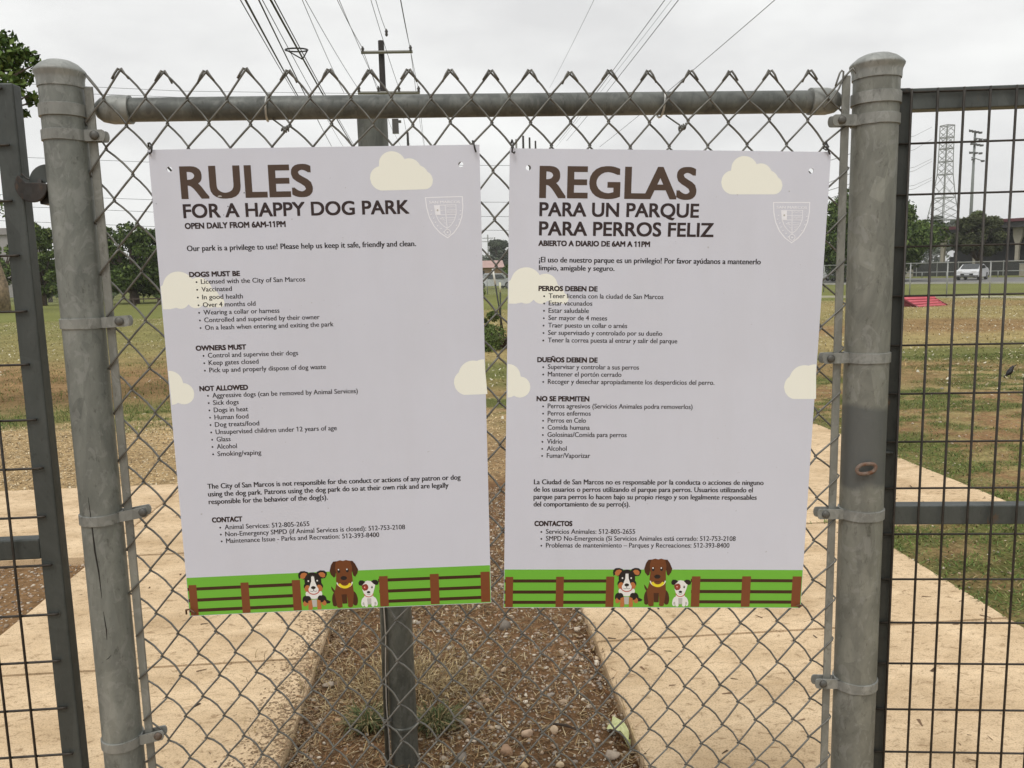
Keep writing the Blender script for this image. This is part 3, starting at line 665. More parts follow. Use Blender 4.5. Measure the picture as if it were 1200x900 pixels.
# ================================================================== GATES
def gate_mesh_wire(m, a, b, r=.0024, off=0): m.tube([a, b], r, 6)
lg = thing('mesh_gate', 'dark grey framed welded mesh gate at the left edge, left of the chain link panel', 'gate', (-1.3, 0, 0))
sx0, sx1, zt = -.7654, -.7292, 1.921
MB().bbox((sx0, 0, .10), (sx1, .030, zt)).build('stile', M_GATE, lg, bevel=.003)
MB().bbox((-1.92, 0, .10), (-1.884, .030, zt)).build('stile', M_GATE, lg, bevel=.003)
zm1 = float(onY(20, 633)[2]); zm0 = float(onY(20, 657)[2])
MB().bbox((-1.884, .001, 1.884), (sx0, .029, 1.919)).build('top_rail', M_GATE, lg, bevel=.003)
MB().bbox((-1.884, .001, zm0), (sx0, .029, zm1)).build('middle_rail', M_GATE, lg, bevel=.003)
MB().bbox((-1.884, .001, .102), (sx0, .029, .138)).build('bottom_rail', M_GATE, lg, bevel=.003)
zz = 1.9100; hz_ = []
for k, z in enumerate([1.9105, 1.8170, 1.7233, 1.6299, 1.5325, 1.4385, 1.3385, 1.2494, 1.1589, 1.067, .972, .8804, .7863, .693, .60, .507, .414, .32, .227, .134]):
    e = -.7445+.003*sin(k*2.1)
    m = MB(); m.tube([(-1.91, -.0042, z), (e-.01, -.0042, z), (e, -.0042, z+.0006)], .0023, 6); m.build('wire', M_GWIRE, lg, smooth=True)
for k in range(24):
    x = -.8075-.0465*k
    MB().tube([(x, -.0085, .12), (x, -.0085, 1.912)], .0023, 6).build('wire', M_GWIRE, lg, smooth=True)
# latch: half-round strike plate on the post, notched rusty fork on the gate
c0 = onY(55, 214, .0); rr = .032
P = [(c0[0]+rr*cos(a), c0[2]-.001+rr*1.02*sin(a)) for a in np.linspace(pi*.04, pi, 20)]
MB().prism(P, .004, .010).build('latch_plate', M_GATE, lg)
c1 = onY(35, 214.5, -.01)
P = [(c1[0]+.001+.0275*cos(a), c1[2]-.001+.0315*sin(a)) for a in np.linspace(pi, 2*pi-.05, 20)]
P = [(c1[0]-.02, c1[2]+.014), ]+P[0:]+[(c1[0]+.02, c1[2]+.0005), (c1[0]-.008, c1[2]+.001)]
MB().prism(P, -.010, -.003).build('latch_fork', M_LATCH, lg, bevel=.001)
P = [(c1[0]+.001+.031*cos(a)+.012, c1[2]-.004+.031*sin(a)) for a in np.linspace(-1.75, -.05, 16)]+[(c1[0]+.020, c1[2]+.0005), (c1[0]+.006, c1[2]-.022)]
MB().prism(P, .004, .034).build('latch_keeper', M_ZIP, lg)
MB().tube([(c1[0]+.012, -.002, c1[2]+.004), (c1[0]+.012, .02, c1[2]-.002)], .004, 8).build('latch_pin', M_LATCH, lg)
MB().tube([(c1[0]-.014, -.006, c1[2]+.016), (c1[0]-.009, -.006, c1[2]+.010), (c1[0]-.002, -.006, c1[2]+.006)], .0016, 6).build('latch_pin', M_LATCH, lg)

PH = radians(8); G0 = np.array([.8448, 0, 0]); GD = np.array([cos(PH), -sin(PH), 0]); GN = np.array([sin(PH), cos(PH), 0])
rg = thing('mesh_gate', 'black framed welded mesh gate hung on the right post, swung slightly towards the viewer', 'gate', (1.3, 0, 0))
RM = np.array([[GD[0], GN[0], 0], [GD[1], GN[1], 0], [0, 0, 1]])
def gbox(name, s0, s1, n0, n1, z0, z1, m=M_GATER, bev=.002):
    a = G0+GD*(s0+s1)/2+GN*(n0+n1)/2; a[2] = (z0+z1)/2
    return MB().box(a, (s1-s0, n1-n0, z1-z0), RM).build(name, m, rg, bevel=bev)
def onG(px, py):
    r_ = ray(px, py); t = ((G0-EYE) @ GN)/(r_ @ GN); p = EYE+r_*t; return float((p-G0) @ GD), float(p[2])
ztg = onG(1100, 101.5)[1]; zt0 = onG(1100, 127.5)[1]; zg1 = onG(1100, 593)[1]; zg0 = onG(1100, 615)[1]
gbox('stile', -.018, .0215, 0, .034, .11, ztg)
gbox('stile', 1.13, 1.168, 0, .034, .11, ztg)
gbox('top_rail', .0215, 1.13, .001, .033, zt0, ztg-.001, M_GATE)
gbox('middle_rail', .0215, 1.13, .001, .033, zg0, zg1, M_GATE)
gbox('bottom_rail', .0215, 1.13, .001, .033, .112, .147)
for z in [1.8935, 1.8012, 1.7081, 1.6118, 1.5188, 1.4243, 1.3299, 1.2349, 1.1417, 1.0479, .9545, .8632, .776, .6764, .5828, .49, .397, .303, .21, .13]:
    MB().tube([G0+GD*-.012+GN*-.004+np.array([0, 0, z]), G0+GD*1.16+GN*-.004+np.array([0, 0, z])], .0021, 6).build('wire', M_GWIRE, rg, smooth=True)
for k in range(25):
    s = .0190+.0467*k+.0005*sin(k*7)
    b_ = .0010*sin(k*3.1)
    MB().tube([G0+GD*s+GN*-.0082+np.array([0, 0, .12]), G0+GD*(s+b_)+GN*-.0082+np.array([0, 0, 1.0]), G0+GD*s+GN*-.0082+np.array([0, 0, 1.899])], .0023, 6).build('wire', M_GWIRE, rg, smooth=True)
# weld blob on the stile
zb = onG(1035, 531)[1]
MB().tube([G0+GD*-.01+GN*-.003+np.array([0, 0, zb]), G0+GD*.002+GN*-.006+np.array([0, 0, zb+.002]), G0+GD*.014+GN*-.003+np.array([0, 0, zb+.001])], [.002, .004, .002], 8).build('weld_bead', M_GATER, rg, smooth=True)

# middle post of the fence that divides the park
g = onZ(474.5, 893, -.03); dp = thing('fence_post', 'grimy round steel post standing in the bare soil behind the left sign', 'post', (g[0], g[1], -.03))
pa, pb_ = onY(458.5, 880, g[1]), onY(490.5, 880, g[1]); pr = (pb_[0]-pa[0])/2; ptop = onY(435.5, 128, g[1]); pbot = onY(474.5, 880, g[1])
MB().tube([pbot+(pbot-ptop)*.25, pbot, (pbot+ptop)/2, ptop], pr, 40).build('tube', M_BPOST, dp, auto=40)
MB().lathe([(pr+.003, .10), (pr+.004, .104), (pr+.004, .112), (pr+.001, .115)], (float(pbot[0]), g[1], 0), 40).build('ring', M_BPOST, dp, auto=40)
tb = [onY(447.5, 700, g[1]-.03), onY(455, 905, g[1]-.03)]
dz = (tb[1]-tb[0]); top = tb[0]-dz*1.75
MB().tube([top, tb[0], tb[1]], .0085, 8).build('tension_bar', M_BPOST, dp, smooth=True)
MB().tube([tuple(top+np.array([.006, -.014, 0]))]+[tuple(tb[0]+dz*t+np.array([.006+.003*sin(t*9), -.014, 0])) for t in (0, .2, .4, .6, .8, 1)], .0022, 6).build('wire', M_WIRE2, dp, smooth=True)
tq = onY(454, 846, g[1]-.03); a = np.linspace(0, 4*pi, 30)
MB().tube(np.stack([tq[0]+.014*np.cos(a), tq[1]+.014*np.sin(a), tq[2]+.0006*np.arange(30)], -1), .0022, 6).build('wire_tie', M_WIRE, dp, smooth=True)

# ================================================================== SIGNS
def homog(src, dst):
    A = []; B = []
    for (x, y), (u, v) in zip(src, dst):
        A += [[x, y, 1, 0, 0, 0, -u*x, -u*y], [0, 0, 0, x, y, 1, -v*x, -v*y]]; B += [u, v]
    h = np.linalg.solve(np.array(A, float), np.array(B, float)); return np.append(h, 1).reshape(3, 3)
def happly(H, p):
    p = np.asarray(p, float); q = np.concatenate([p, np.ones(p.shape[:-1]+(1,))], -1) @ H.T; return q[..., :2]/q[..., 2:]
UNIT = [(0, 0), (1, 0), (1, 1), (0, 1)]
LC = [(173.6, 175.6), (561.8, 169.4), (575.6, 706.2), (222.0, 722.4)]
RC = [(597.6, 173.6), (973.6, 178.2), (938.4, 712.8), (590.2, 711.9)]
HL, HR = homog(UNIT, LC), homog(UNIT, RC); HLi, HRi = np.linalg.inv(HL), np.linalg.inv(HR)
YS = -.0095
class Sheet:
    def __init__(s, H, root, warp): s.H = H; s.Hi = np.linalg.inv(H); s.root = root; s.warp = warp; s.layer = 1
    def P(s, uv, lay):
        p = happly(s.H, uv); uv = np.asarray(uv, float)
        q = onY(p[:, 0], p[:, 1], YS)
        q[:, 1] -= lay*.000025+.0020*np.sin(uv[:, 0]*3.4+s.warp)*np.sin(uv[:, 1]*4.3+s.warp*2)
        return q
    def loc(s, pts): return happly(s.Hi, pts)
def sheet_plate(sh, holes):
    us = sorted(set(list(np.linspace(0, 1, 21)))); vs = sorted(set(list(np.linspace(0, 1, 31))))
    hu, hv = .0135, .0092
    for (u, v) in holes:
        us = [a for a in us if abs(a-u) > .022]+[u-hu, u+hu]; vs = [a for a in vs if abs(a-v) > .016]+[v-hv, v+hv]
    us = np.array(sorted(us)); vs = np.array(sorted(vs))
    # drop near duplicates coming from slightly different holes
    def dd(a): 
        o = [a[0]]
        for t in a[1:]:
            if t-o[-1] > 1e-5: o.append(t)
        return np.array(o)
    us = dd(us); vs = dd(vs); nu, nv = len(us), len(vs)
    UV = [(u, v) for v in vs for u in us]; F_ = []; holecell = {}
    for h, (u, v) in enumerate(holes):
        i = np.searchsorted(us, u)-1; j = np.searchsorted(vs, v)-1; holecell[(i, j)] = h
    rims = []
    for j in range(nv-1):
        for i in range(nu-1):
            c = [j*nu+i, j*nu+i+1, (j+1)*nu+i+1, (j+1)*nu+i]
            if (i, j) not in holecell: F_.append(tuple(c)); continue
            u, v = holes[holecell[(i, j)]]; base = len(UV); n = 16
            for k in range(n):
                a = 2*pi*(k+.5)/n-.75*pi-2*pi/n/2*1; UV.append((u+.0082*cos(a), v+.0056*sin(a)))
            # corners: c0 (-,-) c1 (+,-) c2 (+,+) c3 (-,+); ring starts at angle -135 deg
            for q in range(4):
                for k in range(4): F_.append((c[q], base+(q*4+k+1) % n, base+(q*4+k) % n)) if False else None
                ks = [base+(q*4+k) % n for k in range(5)]
                # fan from the corner edge c[q]..c[q+1] to the arc
                F_.append((c[q], ks[1], ks[0])); F_.append((c[q], ks[2], ks[1])); F_.append((c[q], c[(q+1) % 4], ks[2])); F_.append((c[(q+1) % 4], ks[3], ks[2])); F_.append((c[(q+1) % 4], ks[4], ks[3]))
            rims.append([base+k for k in range(n)])
    UV = np.array(UV); V0 = sh.P(UV, 0); V1 = V0+np.array([0, .0022, 0]); k = len(V0)
    F2 = [tuple(q+k for q in f[::-1]) for f in F_]; S_ = []
    b = [i for i in range(nu)]+[j*nu+nu-1 for j in range(1, nv)]+[(nv-1)*nu+i for i in range(nu-2, -1, -1)]+[j*nu for j in range(nv-2, 0, -1)]
    for ring in [b]+rims:
        for i in range(len(ring)): a_, c_ = ring[i], ring[(i+1) % len(ring)]; S_.append((a_, c_, c_+k, a_+k))
    mb = MB(); mb.add(np.concatenate([V0, V1]), F_+F2, 0); mb.f += S_; mb.mi += [1]*len(S_)
    return mb.build('sheet', [M_SIGN, M_SIGNEDGE], sh.root, auto=40)
HO = [tuple(HRi_) for HRi_ in happly(HRi, [(618.5, 197), (953, 199), (611, 693.3), (917.3, 693)])]
HOL = [tuple(q) for q in happly(HLi, [(197.5, 199.3), (539.8, 192.8), (243.2, 703.3), (554.4, 690.3)])]
HOLES = [((a[0]+b_[0])/2, (a[1]+b_[1])/2) for a, b_ in zip(HO, HOL)]
hu_ = [(HOLES[0][0]+HOLES[2][0])/2, (HOLES[1][0]+HOLES[3][0])/2]; hv_ = [(HOLES[0][1]+HOLES[1][1])/2, (HOLES[2][1]+HOLES[3][1])/2]
HOLES = [(hu_[0], hv_[0]), (hu_[1], hv_[0]), (hu_[0], hv_[1]), (hu_[1], hv_[1])]
sl_ = thing('rules_sign', 'left white sign headed RULES FOR A HAPPY DOG PARK, English text and three cartoon dogs', 'sign', onY(398, 722, YS), 'paired park rules signs')
sr_ = thing('rules_sign', 'right white sign headed REGLAS PARA UN PARQUE PARA PERROS FELIZ, Spanish text', 'sign', onY(765, 713, YS), 'paired park rules signs')
SL, SR = Sheet(HL, sl_, .4), Sheet(HR, sr_, 2.2)
sheet_plate(SL, HOLES); sheet_plate(SR, HOLES)

# --- print
def pm(name, c, r=.42): return mat('print_'+name, c, r, spec=.4)
K = dict(cream=pm('cream', (.88, .885, .80)), green=pm('green', (.165, .47, .045)), post=pm('brown', (.20, .062, .022)), rail=pm('dark_brown', (.055, .022, .010)), black=pm('black', (.018, .014, .014)),
         dog=pm('chocolate', (.17, .055, .018)), dogd=pm('deep_chocolate', (.07, .024, .011)), tan=pm('rust_tan', (.48, .17, .055)), white=pm('white', (.80, .79, .77)), grey=pm('grey', (.50, .49, .46)),
         red=pm('red', (.52, .08, .06)), yel=pm('yellow', (.80, .66, .03)), title=pm('title_brown', (.075, .045, .030)), sub=pm('subtitle_brown', (.032, .018, .018)), ink=pm('ink', (.016, .012, .014)), pale=pm('pale', (.86, .865, .92)), pat=pm('red_brown', (.26, .05, .03)))
class Print:                       # polygons in sign coordinates, stacked a hair apart like layers of ink
    def __init__(s, sh, l0=None): s.sh = sh; s.V = []; s.F = []; s.M = []; s.mats = []; s.n = 0; s.l = l0 if l0 is not None else 1
    def poly(s, uv, m, tess=False, faces=None, step=1):
        if m not in s.mats: s.mats.append(m)
        P = s.sh.P(np.asarray(uv, float), s.l); s.V.append(P); n = len(P)
        fs = faces if faces is not None else [tuple(range(n))]
        s.F += [tuple(i+s.n for i in f) for f in fs]; s.M += [s.mats.index(m)]*len(fs); s.n += n; s.l += step
    def build(s, name):
        mb = MB(); mb.v = [np.concatenate(s.V)]; mb.f = s.F; mb.mi = s.M; mb.n = s.n
        V = mb.v[0]-np.array(s.sh.root.location)
        me = bpy.data.meshes.new(name); me.from_pydata(V.tolist(), [], s.F)
        for k in s.mats: me.materials.append(K[k])
        me.polygons.foreach_set('material_index', s.M); me.update()
        o = bpy.data.objects.new(name, me); C.objects.link(o); o.parent = s.sh.root; return o
def clip(poly, lo=0.0, hi=1.0):      # keep a polygon's columns inside the sheet
    return [(min(max(u, lo), hi), min(max(v, lo), hi)) for u, v in poly]
def cloud(sh, circ, base, H=HRi, scallop=None):       # circles in right-sign photo pixels
    x0 = min(c[0]-c[2] for c in circ); x1 = max(c[0]+c[2] for c in circ); top = []; bot = []
    for x in np.linspace(x0, x1, 70):
        ys_ = [c[1]-math.sqrt(max(0, c[2]**2-(x-c[0])**2)) for c in circ if abs(x-c[0]) <= c[2]+1e-6]
        yb = [c[1]+math.sqrt(max(0, c[2]**2-(x-c[0])**2)) for c in circ if abs(x-c[0]) <= c[2]+1e-6]
        if not ys_: continue
        top.append((x, min(ys_))); b_ = base if circ[0][0] <= x <= circ[-1][0] else min(base, max(yb))
        if scallop: b_ = base-scallop*abs(sin((x-x0)*pi/17.5))
        bot.append((x, b_))
    uv = happly(H, np.array(top+bot)); n = len(top); ok = [i for i in range(n) if .0015 < uv[i, 0] < .9985]
    a = uv[ok]; c = uv[[i+n for i in ok]]; k = len(a); P = Print(sh, 2)
    P.poly(np.concatenate([a+(c-a)*t for t in np.linspace(0, 1, 5)]), 'cream', faces=[(j*k+i, j*k+i+1, j*k+k+i+1, j*k+k+i) for i in range(k-1) for j in range(4)]); P.build('printed_cloud')
def c6(l, o=(780, 160), s=4.864): return [((x/s)+o[0], (y/s)+o[1], r/s) for x, y, r in l]
def c7(l): return c6(l, (590, 310), 3.75)
def design(sh):
    cloud(sh, c6([(384, 262, 69), (447, 188, 76), (540, 218, 64), (580, 255, 62), (612, 278, 52)]), 160+330/4.864)
    cloud(sh, c7([(30, 135, 37), (100, 80, 68), (100, 135, 37), (165, 135, 37), (185, 92, 52), (225, 130, 42), (262, 150, 24), (60, 115, 55)]), 310+172/3.75)
    cloud(sh, c7([(20, 492, 55), (72, 538, 46), (20, 538, 46)]), 310+584/3.75)
    cloud(sh, [(933.5, 453.5, 14.6), (943, 446, 18), (955, 444, 17), (965, 450, 17)], 467.6)
    P = Print(sh, 3); vt = happly(HRi, [(700, 668.3), (930, 667.4)])[:, 1].mean(); n = 20
    uv = [(.001+.998*i/n, vt+(.999-vt)*j/4) for j in range(5) for i in range(n+1)]
    P.poly(uv, 'green', faces=[(j*(n+1)+i, j*(n+1)+i+1, j*(n+1)+n+2+i, j*(n+1)+n+1+i) for i in range(n) for j in range(4)]); P.build('printed_grass_band')
    def q8(x, y): return happly(HRi, [(580+x/3, 540+y/3)])[0]
    for (xa, xb) in ((28, 405), (690, 1072)):
        for yy in (422, 461, 497):
            a = q8(xa, yy-6.2); b_ = q8(xb, yy+6.2); a[0] = max(a[0], .001); b_[0] = min(b_[0], .999); k = 10
            uv = [(a[0]+(b_[0]-a[0])*i/k, a[1]) for i in range(k+1)]+[(a[0]+(b_[0]-a[0])*i/k, b_[1]) for i in range(k+1)]
            P = Print(sh, 6); P.poly(uv, 'rail', faces=[(i, i+1, k+2+i, k+1+i) for i in range(k)]); P.build('printed_fence_rail')
    for xx in (50, 227.5, 404, 706, 883, 1060):
        a = q8(xx-12.5, 407); b_ = q8(xx+12.5, 514); P = Print(sh, 8); P.poly([(a[0], a[1]), (b_[0], a[1]), (b_[0], b_[1]), (a[0], b_[1])], 'post'); P.build('printed_fence_post')
    Q = lambda l: happly(HRi, [(700+x/10, 645+y/10) for x, y in l])
    def ell(x, y, rx, ry, rot=0, n=28, a0=0, a1=2*pi):
        return [(x+rx*cos(t)*cos(rot)-ry*sin(t)*sin(rot), y+rx*cos(t)*sin(rot)+ry*sin(t)*cos(rot)) for t in np.linspace(a0, a1, n, endpoint=False)]
    def arc(x, y, rx, ry, t0, t1, w_):
        A = [(x+rx*cos(t), y+ry*sin(t)) for t in np.linspace(t0, t1, 14)]; B = [(x+(rx-w_)*cos(t), y+(ry-w_)*sin(t)) for t in np.linspace(t1, t0, 14)]; return A+B
    def shapes(lst):
        P = Print(sh, 10)
        for m_, pts in lst: P.poly(Q(pts), m_, step=.5)
        P.build('printed_dog')
    shapes([('black', [(450, 545), (490, 555), (530, 578), (515, 598), (480, 600), (455, 590)]),
            ('black', ell(248, 545, 42, 50, .2)), ('black', ell(442, 545, 42, 50, -.2)), ('tan', ell(240, 585, 27, 38, .5)), ('tan', ell(448, 585, 27, 38, -.5)),
            ('white', ell(345, 478, 96, 60)), ('black', ell(268, 540, 38, 42, .3)), ('black', ell(420, 540, 38, 42, -.3)),
            ('grey', [(312, 545), (372, 545), (366, 632), (318, 632)]),
            ('tan', [(272, 560), (313, 545), (316, 640), (308, 664), (268, 664), (266, 630)]), ('tan', [(374, 545), (412, 560), (418, 630), (412, 664), (370, 664), (370, 640)]),
            ('black', [(235, 260), (190, 300), (184, 262), (188, 232), (215, 208), (260, 206), (300, 222), (310, 260), (270, 300), (235, 306)]), ('black', [(390, 250), (402, 222), (440, 206), (488, 210), (516, 236), (514, 262), (492, 298), (450, 304), (410, 296)]),
            ('tan', [(210, 290), (206, 258), (226, 232), (262, 225), (290, 240), (270, 282), (240, 298)]), ('tan', [(492, 284), (496, 252), (474, 230), (440, 228), (418, 244), (440, 280), (468, 292)]),
            ('black', ell(347, 330, 98, 105)), ('black', ell(347, 390, 112, 66)), ('tan', ell(274, 412, 30, 40, .4)), ('tan', ell(418, 412, 30, 40, -.4)),
            ('white', [(332, 270), (340, 280), (348, 265), (356, 280), (364, 268), (368, 330), (384, 380), (400, 420), (385, 455), (345, 478), (305, 455), (290, 420), (308, 380), (328, 330)]),
            ('white', ell(345, 428, 58, 44)), ('red', arc(345, 412, 80, 76, .25, pi-.25, 10)),
            ('black', ell(345, 405, 27, 18)), ('black', [(342, 420), (348, 420), (348, 442), (342, 442)]), ('black', arc(325, 434, 22, 18, .1, pi-.5, 4)), ('black', arc(366, 434, 22, 18, .5, pi-.1, 4)),
            ('white', ell(295, 325, 9, 10)), ('white', ell(397, 325, 9, 10))])
    shapes([('dogd', [(548, 400), (560, 410), (588, 452), (588, 480), (570, 470), (554, 440)]),
            ('dogd', ell(585, 550, 38, 85, .12)), ('dogd', ell(805, 550, 38, 85, -.12)), ('dogd', ell(575, 612, 26, 26)), ('dogd', ell(810, 612, 26, 26)),
            ('dog', [(615, 370), (800, 370), (806, 480), (780, 640), (765, 655), (728, 652), (722, 520), (665, 520), (660, 652), (618, 655), (600, 640), (580, 480)]), ('dogd', [(660, 500), (722, 500), (720, 610), (664, 610)]), ('dog', ell(625, 635, 30, 22)), ('dog', ell(752, 635, 30, 22)),
            ('dogd', [(640, 108), (600, 112), (572, 150), (550, 220), (560, 262), (592, 300), (612, 285), (620, 240), (640, 190)]), ('dogd', [(785, 108), (825, 112), (852, 150), (880, 215), (868, 258), (838, 300), (818, 285), (810, 240), (786, 190)]),
            ('dog', [(632, 112), (680, 98), (715, 108), (750, 98), (798, 112), (812, 180), (804, 260), (806, 345), (780, 385), (640, 385), (612, 345), (622, 260), (616, 180)]),
            ('white', arc(710, 350, 96, 80, .12, pi-.12, 14)), ('yel', arc(710, 352, 86, 80, .35, pi-.35, 32)),
            ('black', ell(705, 309, 37, 24)), ('dogd', arc(706, 352, 34, 22, .5, pi-.5, 9)), ('black', ell(656, 222, 16, 24)), ('black', ell(754, 220, 16, 24)), ('white', ell(654, 208, 8, 9)), ('white', ell(751, 208, 8, 9))])
    shapes([('white', ell(906, 600, 25, 55, .25)), ('white', ell(1040, 600, 25, 55, -.25)), ('grey', ell(906, 622, 15, 18)), ('grey', ell(1040, 622, 15, 18)),
            ('white', ell(973, 560, 56, 62)), ('grey', [(946, 560), (1002, 560), (992, 632), (955, 632)]), ('white', [(918, 540), (950, 545), (953, 650), (940, 662), (918, 655), (912, 600)]), ('white', [(1000, 545), (1030, 540), (1034, 600), (1028, 655), (1008, 662), (994, 650)]),
            ('white', [(905, 395), (935, 362), (975, 352), (1030, 362), (1062, 395), (1050, 440), (1035, 480), (1020, 520), (985, 540), (945, 530), (920, 500), (908, 460)]),
            ('pat', [(900, 408), (938, 392), (958, 390), (976, 410), (978, 440), (960, 465), (925, 470), (908, 450)]),
            ('red', arc(974, 498, 58, 50, .2, pi-.2, 9)), ('black', [(950, 365), (918, 345), (885, 345), (868, 372), (872, 400), (895, 408), (912, 402), (940, 375)]), ('black', [(1015, 362), (1045, 344), (1080, 348), (1102, 372), (1095, 400), (1070, 408), (1045, 395)]),
            ('black', ell(975, 488, 20, 14)), ('black', arc(975, 500, 24, 18, .4, pi-.4, 4)), ('red', ell(938, 432, 13, 16)), ('white', ell(935, 428, 5, 6)), ('black', ell(1019, 430, 10, 15)), ('white', ell(1017, 424, 4, 5))])
    # pale shield crest, drawn as line work
    c = Print(sh, 2)
    s_ = lambda x, y: (906.0+(x-110)/15.2, 237.3+(y-120)/15.2)
    def line(pts, w_, m_='pale'):
        pts = [np.array(s_(*p)) for p in pts]
        for a, b_ in zip(pts[:-1], pts[1:]):
            d = b_-a; d = d/np.linalg.norm(d); n_ = np.array([-d[1], d[0]])*w_/2; a = a-d*w_*.3; b_ = b_+d*w_*.3
            c.poly(happly(HRi, [a+n_, b_+n_, b_-n_, a-n_]), m_, step=.25)
    def side(sg): return [(432+sg*323, 122), (432+sg*316, 300), (432+sg*285, 470), (432+sg*215, 630), (432+sg*120, 750), (432, 838)]
    line(side(-1), 1.15); line(side(1), 1.15); line([(109, 122), (755, 122)], 1.15)
    line([(250, 262), (630, 262)], .7); line([(250, 262), (262, 420), (300, 530), (370, 620), (440, 672), (510, 620), (580, 530), (622, 420), (630, 262)], .8)
    line([(440, 262), (440, 672)], .8); line([(258, 432), (625, 432)], .7); line([(350, 352), (622, 352)], .6)
    for yy in (300, 385, 405): line([(455, yy), (480, yy-12), (520, yy), (560, yy-14), (610, yy)], .5)
    for k in range(5): line([(330+k*18, 500+k*20), (430, 470+k*34)], .5); line([(455+k*6, 480+k*30), (590-k*22, 490+k*28)], .55)
    line([(340, 505), (372, 480), (400, 520)], .8)
    c.poly(happly(HRi, [s_(255, 268), s_(348, 268), s_(348, 430), s_(268, 430)]), 'pale'); c.poly(happly(HRi, [s_(300+17*cos(t), 350+20*sin(t)) for t in np.linspace(0, 6, 9)]), 'grey')
    line([(440+52*cos(t), 742+52*sin(t)) for t in np.linspace(0, 2*pi, 21)], .85)
    c.poly(happly(HRi, [s_(440+(26 if i % 2 == 0 else 11)*sin(pi*i/5), 742-(26 if i % 2 == 0 else 11)*cos(pi*i/5)) for i in range(10)]), 'pale')
    for (xx, yy) in ((200, 350), (180, 420), (222, 488), (278, 622), (332, 672), (700, 370), (690, 440), (665, 520), (610, 625), (575, 722), (245, 560), (372, 735)):
        line([(xx-9, yy+5), (xx+8, yy-6)], .9)
    c.build('printed_crest')
    text(sh, 'SAN MARCOS', s_(165, 228), s_(705, 228)[0], 2.9, 'pale', .35, Hi=HRi, name='crest_lettering')

_tc = {}
def glyphs(body, res=3):
    if body in _tc: return _tc[body]
    cu = bpy.data.curves.new('lettering', 'FONT'); cu.body = body; cu.resolution_u = res; o = bpy.data.objects.new('lettering', cu)
    me = bpy.data.meshes.new_from_object(o)
    V = np.array([v.co[:2] for v in me.vertices]); F_ = [tuple(p.vertices) for p in me.polygons]
    bpy.data.meshes.remove(me); bpy.data.objects.remove(o); bpy.data.curves.remove(cu)
    _tc[body] = (V, F_); return _tc[body]
CAPH = glyphs('H')[0][:, 1].max()
def text(sh, body, p0, x1, cap, m_, bold=.0, Hi=None, name='text_line', flag=True):
    """one printed line: p0 = left end of the baseline, x1 = right end, cap = capital height (photo pixels on that sign), bold = stroke growth in the same unit"""
    Hi = sh.Hi if Hi is None else Hi
    V, F_ = glyphs(body, 5 if cap > 12 else 3); xa, xb = V[:, 0].min(), V[:, 0].max(); y1 = p0[1]
    u0 = happly(Hi, [p0])[0]; u1 = happly(Hi, [(x1, p0[1])])[0]; uc = happly(Hi, [(p0[0], p0[1]-cap)])[0]
    hv = u0[1]-uc[1]; du = (u1[0]-u0[0])/(xb-xa); dv = hv/CAPH; pxu = (u1[0]-u0[0])/(x1-p0[0]); pxv = hv/cap
    base = np.stack([u0[0]+(V[:, 0]-xa)*du, u0[1]-V[:, 1]*dv], -1)
    fl = []
    if flag and '1' in body:                     # give the figure 1 its flag
        for i, ch in enumerate(body):
            if ch != '1': continue
            Vp, _ = glyphs(body[:i+1]); xr_ = Vp[:, 0].max(); st = .085
            q = np.array([(xr_-st, CAPH*1.0), (xr_-st*.2, CAPH*1.0), (xr_-st, CAPH*.86), (xr_-st-.15, CAPH*.74), (xr_-st-.16, CAPH*.84)])
            fl.append(np.stack([u0[0]+(q[:, 0]-xa)*du, u0[1]-q[:, 1]*dv], -1))
    P = Print(sh, 8)
    b = bold/2
    offs = [(0, 0)] if bold <= 0 else ([(-b, 0), (b, 0)] if bold < .7 else [(-b, -b*.8), (b, -b*.8), (-b, b*.8), (b, b*.8), (0, 0), (0, b*.8), (0, -b*.8), (b, 0), (-b, 0)])
    for (ox, oy) in offs:
        o_ = np.array([ox*pxu, oy*pxv]); P.poly(base+o_, m_, faces=F_, step=.4)
        for q in fl: P.poly(q+o_, m_, step=.1)
    P.build(name)
def dot(sh, x, y, r, m_='ink'):
    P = Print(sh, 8); P.poly(sh.loc([(x+r*cos(t), y+r*sin(t)) for t in np.linspace(0, 2*pi, 12, endpoint=False)]), m_); P.build('bullet')
def block(sh, items, slope=0):
    for it in items:
        body, x, y, x1, cap, kind = it
        m_, b = {'T': ('title', 2.7), 'S': ('sub', 1.1), 'H': ('sub', .75), 'B': ('ink', .26), 'P': ('ink', .5), 'p': ('ink', .4)}[kind]
        text(sh, body, (x, y), x1, cap, m_, b)
        if kind == 'B': dot(sh, x-5.4, y-2.15, 1.05)
design(SL); design(SR)
h, bb = 5.5, 5.5
